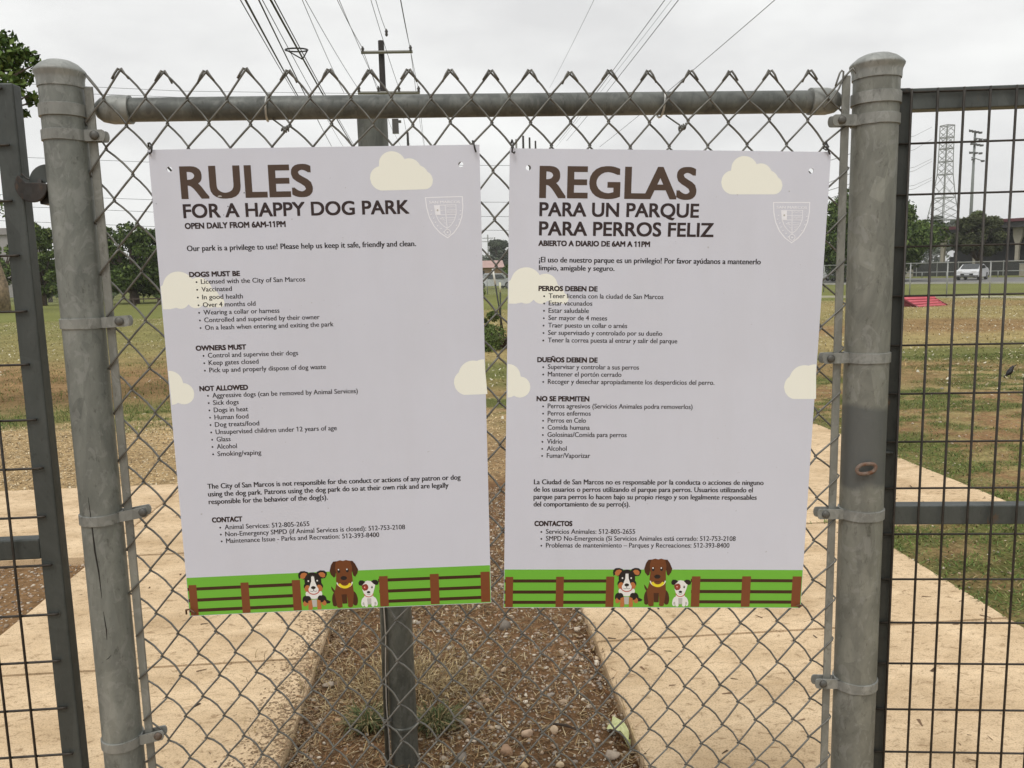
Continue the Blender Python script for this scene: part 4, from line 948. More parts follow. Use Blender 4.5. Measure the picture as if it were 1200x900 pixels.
block(SL, [('RULES', 214.4, 232.3, 366.2, 36.2, 'T'), ('FOR A HAPPY DOG PARK', 216, 255.4, 479.6, 15.6, 'S'), ('OPEN DAILY FROM 6AM-11PM', 217.4, 268.2, 335, 6.5, 'H'),
 ('Our park is a privilege to use! Please help us keep it safe, friendly and clean.', 219.7, 294.4, 487.6, 6.5, 'P'),
 ('DOGS MUST BE', 222.5, 324.5, 281.5, h, 'H'), ('Licensed with the City of San Marcos', 236, 332.7, 358, bb, 'B'), ('Vaccinated', 236.7, 341.7, 272.1, bb, 'B'), ('In good health', 237.5, 350.8, 285, bb, 'B'), ('Over 4 months old', 238.3, 359.8, 299.9, bb, 'B'), ('Wearing a collar or harness', 239, 368.7, 327.9, bb, 'B'), ('Controlled and supervised by their owner', 239.9, 377.6, 375, bb, 'B'), ('On a leash when entering and exiting the park', 240.7, 386.5, 391.3, bb, 'B'),
 ('OWNERS MUST', 230, 410.8, 288.7, h, 'H'), ('Control and supervise their dogs', 244.1, 419.1, 349.7, bb, 'B'), ('Keep gates closed', 244.9, 427.7, 303.3, bb, 'B'), ('Pick up and properly dispose of dog waste', 245.7, 436.4, 382.3, bb, 'B'),
 ('NOT ALLOWED', 234.3, 458.2, 290.8, h, 'H'), ('Aggressive dogs (can be removed by Animal Services)', 249.2, 466, 419.6, bb, 'B'), ('Sick dogs', 250, 474.5, 279.9, bb, 'B'), ('Dogs in heat', 250.8, 483.1, 290.8, bb, 'B'), ('Human food', 251.6, 491.6, 291.3, bb, 'B'), ('Dog treats/food', 252.1, 500.2, 303.9, bb, 'B'), ('Unsupervised children under 12 years of age', 252.9, 508.9, 395, bb, 'B'), ('Glass', 254, 517.5, 270.3, bb, 'B'), ('Alcohol', 254.3, 526, 277.7, bb, 'B'), ('Smoking/vaping', 255.1, 534.6, 306.3, bb, 'B'),
 ('The City of San Marcos is not responsible for the conduct or actions of any patron or dog', 243.3, 573, 540, 5.9, 'P'), ('using the dog park. Patrons using the dog park do so at their own risk and are legally', 244, 582, 526, 5.9, 'P'), ('responsible for the behavior of the dog(s).', 244.7, 591, 384.3, 5.9, 'P'),
 ('CONTACT', 248.7, 612.4, 283.7, h, 'H'), ('Animal Services: 512-805-2655', 263.3, 620.7, 362.7, bb, 'B'), ('Non-Emergency SMPD (if Animal Services is closed): 512-753-2108', 264, 628.8, 475, bb, 'B'), ('Maintenance Issue - Parks and Recreation: 512-393-8400', 265, 636.8, 444.7, bb, 'B')])
block(SR, [('REGLAS', 633.2, 230.9, 814.1, 35.6, 'T'), ('PARA UN PARQUE', 632.6, 252.9, 818.1, 15.7, 'S'), ('PARA PERROS FELIZ', 632.2, 275.4, 835.1, 15.7, 'S'), ('ABIERTO A DIARIO DE 6AM A 11PM', 631.2, 287.9, 761.2, 6.0, 'H'),
 ('¡El uso de nuestro parque es un privilegio! Por favor ayúdanos a mantenerlo', 631.7, 307.3, 891, 6.4, 'P'), ('limpio, amigable y seguro.', 631.7, 316.6, 719.9, 5.9, 'P'),
 ('PERROS DEBEN DE', 631.4, 340.7, 699.9, h, 'H'), ('Tener licencia con la ciudad de San Marcos', 643.1, 349.3, 777.2, bb, 'B'), ('Estar vacunados', 643.1, 357.8, 694, bb, 'B'), ('Estar saludable', 642.9, 366.4, 690, bb, 'B'), ('Ser mayor de 4 meses', 642.7, 375, 711.3, bb, 'B'), ('Traer puesto un collar o arnés', 642.4, 383.7, 734.8, bb, 'B'), ('Ser supervisado y controlado por su dueño', 642.3, 392.4, 775.9, bb, 'B'), ('Tener la correa puesta al entrar y salir del parque', 642.1, 401.1, 793.5, bb, 'B'),
 ('DUEÑOS DEBEN DE', 629.9, 424.2, 699.9, h, 'H'), ('Supervisar y controlar a sus perros', 642, 432.4, 748.7, bb, 'B'), ('Mantener el portón cerrado', 642, 441, 728.1, bb, 'B'), ('Recoger y desechar apropiadamente los desperdicios del perro.', 642, 449.7, 837.2, bb, 'B'),
 ('NO SE PERMITEN', 629, 469.8, 690.3, h, 'H'), ('Perros agresivos (Servicios Animales podra removerlos)', 641.8, 478.3, 811.6, bb, 'B'), ('Perros enfermos', 641.8, 486.8, 692.1, bb, 'B'), ('Perros en Celo', 641.8, 495.1, 686.5, bb, 'B'), ('Comida humana', 641.7, 503.4, 691, bb, 'B'), ('Golosinas/Comida para perros', 641.5, 511.8, 734.3, bb, 'B'), ('Vidrio', 641, 519.8, 658.8, bb, 'B'), ('Alcohol', 640.8, 528, 663.9, bb, 'B'), ('Fumar/Vaporizar', 640.7, 536.3, 691.6, bb, 'B'),
 ('La Ciudad de San Marcos no es responsable por la conducta o acciones de ninguno', 625.7, 567.3, 895, 5.8, 'P'), ('de los usuarios o perros utilizando el parque para perros. Usuarios utilizando el', 625.4, 576, 882.3, 5.8, 'P'), ('parque para perros lo hacen bajo su propio riesgo y son legalmente responsables', 625.3, 584.7, 887, 5.8, 'P'), ('del comportamiento de su perro(s).', 625.3, 593.3, 738, 5.8, 'P'),
 ('CONTACTOS', 626.4, 616, 670.3, h, 'H'), ('Servicios Animales: 512-805-2655', 639.7, 625.3, 744.3, bb, 'B'), ('SMPD No-Emergencia (Si Servicios Animales está cerrado: 512-753-2108', 639.7, 633.4, 862.3, bb, 'B'), ('Problemas de mantenimiento – Parques y Recreaciones: 512-393-8400', 639.7, 641.4, 855, bb, 'B')])
# scuffs in the print of the left sign
for (px, py, w_, h_) in ((258, 230, 5, 1.6), (262.5, 252, .9, .9), (183.3, 238.8, .9, .9), (286.5, 226, 1.1, 1.6), (267.5, 242, 1.5, 1.0)):
    P = Print(SL, 14); P.poly(SL.loc([(px+w_/2*cos(t)*(1+.3*sin(3*t)), py+h_/2*sin(t)) for t in np.linspace(0, 6.28, 10, endpoint=False)]), 'grey' if w_ > 3 else 'black'); P.build('scuff')
# zip ties at the sign corners (each hooks over a wire crossing and passes the sheet)
def ziptie(pts, root, label, r=.0016, m_=None):
    o = MB().tube([onY(x, y, Y) for x, y, Y in pts], r, 6).build('cable_tie', m_ or M_ZIP, root, smooth=True); return o
ziptie([(174.5, 172, .004), (173.6, 168, -.004), (175.5, 167.5, -.012), (178, 172, -.015), (177.5, 178, -.016), (175.5, 180, -.014), (174, 178, -.004)], sl_, '')
ziptie([(555, 171, .004), (553.8, 165, -.006), (554.8, 165.5, -.012), (556.2, 173, -.016), (557.8, 178.5, -.015)], sl_, '')
ziptie([(599, 168, .003), (600, 164, -.008), (601.5, 168, -.013), (600.4, 174, -.016), (600, 178, -.016), (602.5, 179.4, -.015), (603.4, 177.6, -.015)], sr_, '')
ziptie([(969, 166, -.006), (966.5, 170, -.012), (965, 174, -.012), (968, 176, -.014), (971, 172, -.012), (968.5, 167.5, -.010), (970.5, 176, -.016), (972.5, 181, -.015)], sr_, '')
M_TIEB = mat('brown_plastic_tie', (.13, .06, .03), .5)
ziptie([(218.5, 719.5, -.002), (218, 714.8, -.010), (222.5, 714, -.013), (226, 716.5, -.015), (230, 719.5, -.015)], sl_, '', .0018, M_TIEB)
ziptie([(933, 710.3, -.015), (936.5, 708.8, -.015), (939.5, 709.8, -.010), (936, 711.8, -.013)], sr_, '', .0016, M_TIEB)
# ================================================================== BACKGROUND
M_BARK = mat('bark', (.085, .062, .045), .95, var=.35, vscale=8, bump=.5, bscale=20)
def leafmat(name): return attr_mat(name, .75, 12, .8, 1.25)
M_LEAF = leafmat('tree_leaves')
def crown(centers, radii, nleaf, size, cols, name, parent, flat=.75, inner=.35):
    """leaf-sized quads spread through many small clumps, uneven outline, gaps between clumps"""
    V = []; Cc = []
    tot = sum(r**2 for r in radii)
    for c, r in zip(centers, radii):
        n = max(30, int(nleaf*r*r/tot)); d = rng.normal(0, 1, (n, 3)); d /= np.linalg.norm(d, axis=1, keepdims=True)
        rad = r*(inner+(1-inner)*rng.uniform(0, 1, (n, 1))**.5)*rng.uniform(.8, 1.12, (n, 1)); p = c+d*rad*np.array([1, 1, flat])
        a = rng.normal(0, 1, (n, 3)); a /= np.linalg.norm(a, axis=1, keepdims=True); b = np.cross(a, rng.normal(0, 1, (n, 3))); b /= np.linalg.norm(b, axis=1, keepdims=True)
        s = size*rng.uniform(.6, 1.35, (n, 1))
        q = np.stack([p-a*s, p-b*s*.5, p+a*s, p+b*s*.5], 1); V.append(q.reshape(-1, 3))
        col = np.array(cols)[rng.integers(0, len(cols), n)]*rng.uniform(.75, 1.25, (n, 1))*rng.uniform(.85, 1.15); Cc.append(np.repeat(col, 4, 0))
    V = np.concatenate(V); return raw(name, V, np.arange(len(V)).reshape(-1, 4), M_LEAF, parent=parent, col=np.concatenate(Cc))
def tree(base, H, Wd, nleaf, size, cols, label, group=None, trunk=.3, nclump=34, shape='round', lean=0, name='tree', cb=.28):
    t = thing(name, label, 'tree' if name == 'tree' else 'shrub', base, group); b = np.array(base, float)
    m = MB(); tr = Wd*.045+.05; zc = H*cb
    tw = [(b[0]+lean*k, b[1], b[2]-.2+k*(H*.75)) for k in np.linspace(0, 1, 6)]
    m.tube(tw, np.linspace(tr, tr*.25, 6), 8)
    cs = []; rs = []
    for k in range(nclump):
        a = rng.uniform(0, 2*pi); h = rng.uniform(0, 1); prof = {'round': sin(pi*(.12+.80*h))**.7, 'cone': (1-h)*.9+.15, 'tall': sin(pi*(.2+.7*h))**.5}[shape]
        rr = Wd/2*prof*math.sqrt(rng.uniform(.12, 1))*rng.uniform(.78, .98); z = b[2]+zc+(H-zc)*h*.93
        c = np.array([b[0]+lean*h+rr*cos(a), b[1]+rr*sin(a), z]); cs.append(c); rs.append(Wd*rng.choice([rng.uniform(.05, .10), rng.uniform(.10, .17)]))
        if k % 2 == 0 and nclump > 10:
            z0 = b[2]+max(.12*H, zc*.6)+.25*(z-b[2]-zc); m.tube([(b[0]+lean*.3, b[1], z0), ((b[0]+c[0])/2, (b[1]+c[1])/2, (z0+z)/2+.1), tuple(c)], [tr*.45, tr*.25, tr*.1], 5)
    m.build('trunk' if name == 'tree' else 'stem', M_BARK, t, smooth=True)
    crown(cs, rs, nleaf, size, cols, 'crown' if name == 'tree' else 'foliage', t); return t
DKG = [(.065, .10, .03), (.09, .13, .038), (.05, .075, .025), (.12, .16, .05)]
MDG = [(.10, .15, .04), (.13, .18, .055), (.075, .11, .035), (.17, .20, .07)]
OLV = [(.075, .085, .042), (.095, .105, .05), (.06, .07, .036)]
HAZ = [(.10, .12, .085), (.12, .14, .10), (.085, .10, .07)]  # far trees: the greying of haze is put into the leaf colours
def G(x, y, z=0.0): p = onZ(x, y, z); return (float(p[0]), float(p[1]), z)
def at(x, D, z=-.03): p = far(x, 330, D); return (float(p[0]), float(p[1]), z)
def hz(x, y, D): return float(far(x, y, D)[2])              # height of a point seen at (x, y), D metres away
# near tree at the upper left, its trunk outside the picture
b = at(-150, 11.5); t = thing('tree', 'leafy green branch of a near tree hanging in at the top left corner', 'tree', b)
m = MB(); m.tube([b, (b[0]+.05, b[1], 1.5), (b[0]+.3, b[1]+.1, 3.0), (b[0]+.5, b[1], 4.2)], [.16, .13, .1, .05], 10)
cs = []; rs = []
for px, py, r in ((5, 45, .14), (-8, 60, .3), (22, 62, .16), (10, 80, .2), (34, 66, .12), (40, 76, .10), (28, 88, .14), (-10, 100, .3), (12, 102, .18), (36, 112, .09), (38, 120, .09), (28, 132, .06), (20, 97, .12), (-40, 60, .5), (-80, 40, .6), (-60, 110, .45), (-120, 60, .7), (-160, 20, .7), (-200, 60, .7), (-230, 110, .6), (-260, 40, .6), (-110, -20, .5), (-180, -50, .6)):
    c = far(px, py, 11.5+rng.uniform(-.5, .5)); cs.append(c); rs.append(r)
    m.tube([(b[0]+.25, b[1], 2.9), tuple((np.array((b[0]+.25, b[1], 2.9))+c)/2+np.array([0, 0, .1])), tuple(c)], [.05, .025, .008], 5)
m.build('trunk', M_BARK, t, smooth=True)
crown(cs, rs, 17000, .042, [(.06, .105, .025), (.085, .135, .035), (.04, .07, .02), (.12, .17, .05)], 'crown', t, inner=.1)
# left field: trunk seen at the left edge, trees beyond the far fence
b = G(4, 366); tt = thing('tree', 'rough brown tree trunk at the left edge behind the gate mesh', 'tree', b)
m = MB(); m.tube([b, (b[0]+.1, b[1], 1.6), (b[0]-.3, b[1], 3.4), (b[0]-1.2, b[1], 5.0)], [.42, .30, .26, .2], 10); m.tube([(b[0]-.1, b[1], 2.4), (b[0]-2, b[1], 4.6), (b[0]-3, b[1], 6)], [.25, .16, .08], 8); m.build('trunk', mat('tan_bark', (.24, .18, .12), .95, var=.4, vscale=5, bump=.6, bscale=14), tt, smooth=True)
crown([np.array((b[0]-4+k*.4, b[1]+rng.uniform(-1, 1), 6+rng.uniform(-.8, 1.3))) for k in range(9)], [1.2]*9, 5000, .12, MDG, 'crown', tt)
D = 78
def TL_(px0, px1, ytop, D, label, cols, nleaf=6000, size=.16, shape='round', ncl=34, grp='trees beyond the left field', ybase=None, cb=.28):
    c = (px0+px1)/2; b = at(c, D); H = hz(c, ytop, D)+.03; Wd = (px1-px0)/FPX*D*1.0
    return tree(b, H, Wd, nleaf, size, cols, label, grp, shape=shape, nclump=ncl, cb=cb)
TL_(28, 72, 262, 70, 'tall narrow green tree between the left gate and the left post', MDG, 9000, .17, 'tall', 40, cb=.1)
TL_(-30, 34, 285, 95, 'broad dull green tree behind the left gate mesh', MDG, 6000, .2)
TL_(100, 212, 266, 66, 'wide dark green tree seen between the left post and the English sign', DKG, 22000, .15, 'round', 60, cb=.22)
TL_(150, 300, 283, 105, 'low green tree line directly behind the wide dark tree', MDG, 9000, .22)
TL_(58, 120, 288, 96, 'mid green tree standing partly behind the left post', MDG, 7000, .2)
TL_(285, 420, 268, 110, 'dark tree hidden mostly behind the English sign', DKG, 7000, .25)
for i, (a, c_, yt) in enumerate(((34, 80, 312), (165, 205, 316), (90, 150, 318))):
    q = at((a+c_)/2, 82); tree(q, hz((a+c_)/2, yt, 82), (c_-a)/FPX*82, 2600, .14, [(.12, .18, .05), (.09, .15, .04)], ['bright green bush low between the left gate and the left post', 'bright green bush low beside the edge of the English sign', 'bright green bush low behind the left post'][i], 'bushes along the far left fence', nclump=12, name='bush', cb=.05)
# pale grey building at the left edge
b = at(-14, 120); hb = hz(0, 268, 120); m = thing('building', 'pale grey building glimpsed at the left edge behind the gate mesh', 'building', b)
MB().bbox((b[0]-9, b[1], 0), (b[0]+3.6, b[1]+8, hb-.8)).build('wall', mat('grey_render', (.33, .31, .31), .9, var=.1), m)
MB().prism([(b[0]-9.5, hb-.8), (b[0]+4.0, hb-.8), (b[0]+3.0, hb), (b[0]-8.5, hb)], b[1]-.3, b[1]+8.3).build('roof', mat('grey_roof', (.28, .26, .26), .9), m)
for k in range(3): MB().bbox((b[0]-7+k*3.6, b[1]-.05, 1.0), (b[0]-5.6+k*3.6, b[1]+.1, 2.4)).build('window', mat('dim_glass', (.05, .055, .06), .2), m)

# far chain link fences: posts, rails and mesh (too fine to resolve at that range: a screen of wire tone with gaps)
def screen(name, op):
    m = mat(name, (.26, .27, .26), .6, .3); t = m.node_tree; b = t.nodes['Principled BSDF']; tr = node(m, 'ShaderNodeBsdfTransparent'); ms = node(m, 'ShaderNodeMixShader')
    tcn = node(m, 'ShaderNodeTexCoord'); n = node(m, 'ShaderNodeTexNoise', Scale=3.0, Detail=6); mr = node(m, 'ShaderNodeMapRange'); mr.inputs[3].default_value = op*.6; mr.inputs[4].default_value = op*1.4
    t.links.new(tcn.outputs['Object'], n.inputs['Vector']); t.links.new(n.outputs['Fac'], mr.inputs[0]); t.links.new(mr.outputs[0], ms.inputs[0]); t.links.new(tr.outputs[0], ms.inputs[1]); t.links.new(b.outputs[0], ms.inputs[2])
    t.links.new(ms.outputs[0], [x for x in t.nodes if x.type == 'OUTPUT_MATERIAL'][0].inputs[0]); return m
M_SCR = screen('far_mesh', .22); M_SCR2 = screen('right_far_mesh', .10)
M_FPIPE = mat('far_pipe', (.34, .35, .34), .5, .3, var=.12, vscale=2)
def far_fence(label, A, B, h, step, mscr, r=.03, first=0.0):
    A = np.array(A, float); B = np.array(B, float); L_ = np.linalg.norm(B[:2]-A[:2]); d = (B-A)/L_; t = thing('chain_link_fence', label, 'fence', A)
    n = int(L_/step)
    for k in range(n+1):
        p = A+d*(first+k*step); MB().tube([p, p+np.array([0, 0, h+.03])], r*1.25, 6).build('post', M_FPIPE, t, smooth=True)
    MB().tube([A+np.array([0, 0, h]), B+np.array([0, 0, h])], r, 6).build('top_rail', M_FPIPE, t, smooth=True)
    nrm = np.array([-d[1], d[0], 0])*.004
    V = [A+nrm, B+nrm, B+nrm+np.array([0, 0, h]), A+nrm+np.array([0, 0, h])]; MB().add(V, [(0, 1, 2, 3)]).build('mesh', mscr, t)
    return t
A = np.array(at(-260, 88)); B = np.array(at(600, 62)); far_fence('long grey chain link fence along the far side of the left field', A, B, 1.5, 3.0, M_SCR)
# benches at the far left
q = at(170, 60); t = thing('bench', 'low dark bench in the far left field under the wide dark tree', 'bench', q); MW = mat('dark_wood', (.07, .05, .04), .9, var=.2)
MB().bbox((q[0]-1.1, q[1]-.2, .40), (q[0]+1.1, q[1]+.2, .46)).build('seat', MW, t)
for s in (-.8, .8): MB().bbox((q[0]+s-.05, q[1]-.18, -.02), (q[0]+s+.05, q[1]+.18, .398)).build('leg', MW, t)

# the slot between the two signs: pole cluster, hazy hill trees, pink-roofed shed, white van
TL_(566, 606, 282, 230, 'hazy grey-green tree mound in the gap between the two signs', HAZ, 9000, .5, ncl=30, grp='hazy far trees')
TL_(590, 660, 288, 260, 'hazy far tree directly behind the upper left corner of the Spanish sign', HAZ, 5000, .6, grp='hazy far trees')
b = at(566, 105); hb = hz(566, 305, 105); m = thing('shed', 'long shed with a dull pink roof in the gap between the two signs', 'building', b)
MB().bbox((b[0]-9, b[1], 0), (b[0]+2.4, b[1]+7, hb-.9)).build('wall', mat('tan_siding', (.36, .26, .18), .85, var=.1), m)
MB().prism([(b[1]-.6, hb-.95), (b[1]+3.5, hb), (b[1]+7.6, hb-.95)], b[0]-9.4, b[0]+2.8, 'yz').build('roof', mat('pink_roof', (.42, .28, .25), .7, var=.08, vscale=1), m)
for k in range(4): MB().bbox((b[0]-8+k*2.4, b[1]-.06, .9), (b[0]-7+k*2.4, b[1]+.1, 1.9)).build('window', mat('shed_glass', (.06, .06, .07), .3), m)
TL_(583, 640, 310, 84, 'small dark round tree right of the pink-roofed shed', DKG, 4000, .16, ncl=16, grp='shrubs in the gap')
q = G(575, 392); tree((q[0]-.35, q[1], -.03), 1.55+.0, 1.25, 5200, .035, MDG, 'leafy green bush low in the gap between the two signs', 'shrubs in the gap', nclump=22, name='bush', cb=.05)
q = G(586, 408); tree((q[0], q[1], -.03), .42, 1.7, 4500, .03, [(.10, .14, .045), (.14, .17, .06), (.075, .11, .035)], 'low weeds at the foot of the leaning black stake', 'shrubs in the gap', nclump=16, name='bush', cb=.02)
MBK = mat('black_stake', (.02, .02, .02), .6); MWH = mat('white_tape', (.7, .7, .66), .6)
p0 = onZ(591, 398, -.03); p1 = far(577.5, 315, np.hypot(p0[0]-EYE[0], p0[1]-EYE[1])); t = thing('stake', 'black stake with a white top leaning left in the gap between the signs', 'stake', p0)
pm_ = p0+(p1-p0)*.78; MB().tube([p0, pm_], .018, 8).build('rod', MBK, t, smooth=True); MB().tube([pm_, p1], .023, 8).build('white_top', MWH, t, smooth=True)
p0 = onZ(587, 388, -.03); p1 = far(586, 331, np.hypot(p0[0]-EYE[0], p0[1]-EYE[1])); t = thing('stake', 'upright dark stake with a pale yellow top beside the leaning one', 'stake', p0)
pm_ = p0+(p1-p0)*.8; MB().tube([p0, pm_], .022, 8).build('rod', mat('green_stake', (.04, .05, .03), .7), t, smooth=True); MB().tube([pm_, p1], .028, 8).build('pale_top', mat('pale_tape', (.6, .6, .42), .6), t, smooth=True)

# ------------------------------------------------------------------ right side: road, bank, vehicles, grandstand
def strip(name, D0, D1, z, m, x0=-40, x1=1500, n=30, par=None):
    V = []
    for k in range(n+1):
        x = x0+(x1-x0)*k/n
        for D in (D0(x), D1(x)): p = far(x, 330, D); V.append((p[0], p[1], z))
    V += [(v[0], v[1], v[2]-.12) for v in V]; q = 2*(n+1)
    return tag(MB().add(V, [(2*i, 2*i+2, 2*i+3, 2*i+1) for i in range(n)]+[(2*i+q, 2*i+2+q, 2*i+2, 2*i) for i in range(n)]).build(name, m), kind='structure')
M_ASPH = mat('asphalt', (.17, .165, .16), .95, var=.15, vscale=.6)
strip('road', lambda x: 70+(1160-x)*.02, lambda x: 96+(1160-x)*.03, .0, M_ASPH, 880, 1500)
M_KERB = mat('kerb_concrete', (.42, .41, .37), .9, var=.1, vscale=1)
strip('kerb', lambda x: 69.6+(1160-x)*.02, lambda x: 69.95+(1160-x)*.02, .10, M_KERB, 880, 1500)
strip('verge_path', lambda x: 42+(1160-x)*.01, lambda x: 44.5+(1160-x)*.01, -.005, mat('pale_dust', (.46, .42, .32), .95, col2=(.16, .16, .07), vscale=.5), 880, 1500)
A = np.array(G(900, 352.5, -.02)); A2 = G(1108, 348.5, -.02); B = np.array(at(1500, 31.5))
A = np.array(at(905, 40)); ph_ = np.array(G(1109, 348.5, -.03)); dirn = np.array(G(1159, 350.5, -.03))-ph_; Ld = np.linalg.norm(dirn); dirn /= Ld
A = ph_-dirn*Ld*4; B = ph_+dirn*Ld*7; hf = hz(1109, 307, float(np.hypot(ph_[0]-EYE[0], ph_[1]-EYE[1])))
far_fence('chain link fence across the right field in front of the road', A, B, hf, Ld, M_SCR2, .024)
# low pipe barrier beyond the road
A = np.array(at(1000, 101)); B = np.array(at(1460, 97)); A[2] = B[2] = 0; t = thing('pipe_barrier', 'low pale pipe barrier along the far side of the road below the grandstand', 'barrier', A)
MB().tube([A+np.array([0, 0, .62]), B+np.array([0, 0, .62])], .05, 6).build('rail', M_FPIPE, t, smooth=True)
for k in range(15): p = A+(B-A)*k/14; MB().tube([p, p+np.array([0, 0, .64])], .05, 6).build('post', M_FPIPE, t, smooth=True)

def car(name, label, cat, loc, rot, body=(.75, .76, .78), h=1.45, L_=4.5, suv=False):
    t = thing(name, label, cat, loc); Wc = .9
    prof = [(-2.25, .45), (-2.2, .75), (-1.9, .88), (-1.25, .96), (-.78, 1.20), (-.35, h-.02), (.75, h*.99), (1.45, 1.12), (2.05, 1.02), (2.25, .85), (2.25, .45), (1.9, .28), (-1.9, .28)]
    if suv: prof = [(-2.25, .45), (-2.2, .85), (-1.9, 1.0), (-1.2, 1.08), (-.85, 1.36), (-.5, h-.02), (1.7, h*.98), (2.15, 1.2), (2.25, .9), (2.25, .45), (1.9, .28), (-1.9, .28)]
    mb_ = mat('car_paint', body, .25, .1); gl = mat('car_glass', (.03, .035, .04), .08); bk = mat('tyre_rubber', (.025, .025, .025), .8); rm = mat('wheel_rim', (.4, .4, .42), .35, .6)
    m = MB(); n = len(prof); ws = [-.9, -.86, -.6, .6, .86, .9]
    V = []
    for j, yy in enumerate(ws):
        for (x, z) in prof:
            s = 1.0 if abs(yy) < .87 else .985; top = z > 1.0
            y2 = yy*(1-.20*max(0, (z-.95))/.5) if z > .95 else yy
            V.append((x*s, y2, z))
    F_ = [tuple(range(n)), tuple((len(ws)-1)*n+k for k in range(n))[::-1]]
    for j in range(len(ws)-1):
        for k in range(n): F_.append((j*n+k, (j+1)*n+k, (j+1)*n+(k+1) % n, j*n+(k+1) % n))
    def B_(m, nm, mt, p=None, **kw):
        o = m.build(nm, mt, None, **kw); o.parent = p or t; return o
    m.add(V, F_); B_(m, 'body', mb_, auto=35)
    def panel(pts, nm='window', mt=gl): B_(MB().add(pts+[(p[0], p[1], p[2]-.004) for p in pts], [(0, 1, 2, 3), (7, 6, 5, 4)]), nm, mt)
    x0, z0, x1, z1 = prof[3][0]+.02, prof[3][1]+.05, prof[5][0]-.06, prof[5][1]+.01
    panel([(x0-.02, -.72, z0+.02), (x0-.02, .72, z0+.02), (x1-.03, .64, z1+.03), (x1-.03, -.64, z1+.03)], 'windscreen')
    for s in (-1, 1):
        f = lambda z: s*(.9*(1-.20*max(0, z-.95)/.5)+.006)
        panel([(-1.0, f(1.02), 1.02), (0, f(1.02), 1.02), (0, f(h-.1), h-.1), (-.42, f(h-.1), h-.1)]); panel([(.06, f(1.02), 1.02), (1.1, f(1.02), 1.08), (.75, f(h-.1), h-.1), (.06, f(h-.1), h-.1)])
        B_(MB().bbox((-2.23, s*.55-.2, .66), (-2.12, s*.55+.2, .8)), 'headlight', mat('lamp_lens', (.8, .8, .8), .1)); B_(MB().bbox((2.15, s*.6-.18, .75), (2.262, s*.6+.18, .92)), 'tail_light', mat('red_lens', (.4, .02, .02), .2))
        for x in (-1.4, 1.4):
            w_ = B_(MB().lathe([(.2, -.11), (.32, -.11), (.34, -.06), (.34, .06), (.32, .11), (.2, .11)], (x, s*.82, .34), 18, axis=1), 'wheel', bk, auto=40); B_(MB().lathe([(.02, -.115), (.2, -.112), (.2, .112), (.02, .115)], (x, s*.82, .34), 14, axis=1), 'rim', rm, w_)
    B_(MB().bbox((-2.262, -.5, .42), (-2.2, .5, .6)), 'grille', bk); B_(MB().bbox((-2.275, -.2, .45), (-2.263, .2, .55)), 'number_plate', mb_)
    t.rotation_euler = (0, 0, rot); return t
p = at(1139, 85, .0); car('parked_car', 'white sedan facing left on the road behind the gate mesh', 'car', p, radians(45), h=1.42)
p = at(996, 88, .0); car('parked_car', 'silver car partly hidden behind the right post', 'car', p, radians(20), (.5, .51, .52), suv=True, h=1.7)
p = at(962, 92, .0); car('parked_car', 'white car seen through the slit beside the Spanish sign', 'car', p, radians(10), (.62, .62, .62), suv=True, h=1.7)
p = at(577, 86, .0); car('parked_van', 'white vehicle in front of the pink-roofed shed, in the gap between the signs', 'van', p, radians(15), (.6, .62, .63), suv=True, h=1.6)

# red agility ramp
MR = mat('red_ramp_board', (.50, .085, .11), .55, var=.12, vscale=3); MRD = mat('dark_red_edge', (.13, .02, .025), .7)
zt_ = .34; T0, T1 = onZ(1058, 348.3, zt_), onZ(1094.5, 347, zt_); Bq0, Bq1 = onZ(1075.5, 359.6, .0), onZ(1110, 357.3, .0)
t = thing('agility_ramp', 'low red wooden dog agility ramp in the right field behind the gate mesh', 'ramp', (Bq0+Bq1)/2*np.array([1, 1, 0]))
for k in range(4):
    a, c_ = k/4+(.065 if k else 0), (k+1)/4-.045; q = [T0+(Bq0-T0)*a, T1+(Bq1-T1)*a, T1+(Bq1-T1)*c_, T0+(Bq0-T0)*c_]
    V = q+[v-np.array([0, 0, .035]) for v in q]; MB().add(V, [(0, 1, 2, 3), (7, 6, 5, 4), (0, 4, 5, 1), (1, 5, 6, 2), (2, 6, 7, 3), (3, 7, 4, 0)]).build('plank', MR, t)
for a, b_ in ((T0, Bq0), (T1, Bq1)): MB().tube([a-np.array([0, 0, .07]), b_+np.array([0, 0, -.01])], .035, 6).build('side_rail', MRD, t)
bk_ = (T0-Bq0)*np.array([.9, .9, 0]); q = [T0, T1, T1+bk_*.9-np.array([0, 0, zt_]), T0+bk_*.9-np.array([0, 0, zt_])]; V = q+[v-np.array([0, 0, .03]) for v in q]
MB().add(V, [(0, 1, 2, 3), (7, 6, 5, 4), (0, 4, 5, 1), (1, 5, 6, 2), (2, 6, 7, 3), (3, 7, 4, 0)]).build('back_board', MR, t)
MB().add([T0-np.array([0, 0, .05]), Bq0, T0*np.array([1, 1, 0]), T0-np.array([0, 0, .05])+np.array([.02, .02, 0])], [(0, 1, 2)]).build('side_shadow_board', MRD, t)  # left side board, underside shade put into its dark red

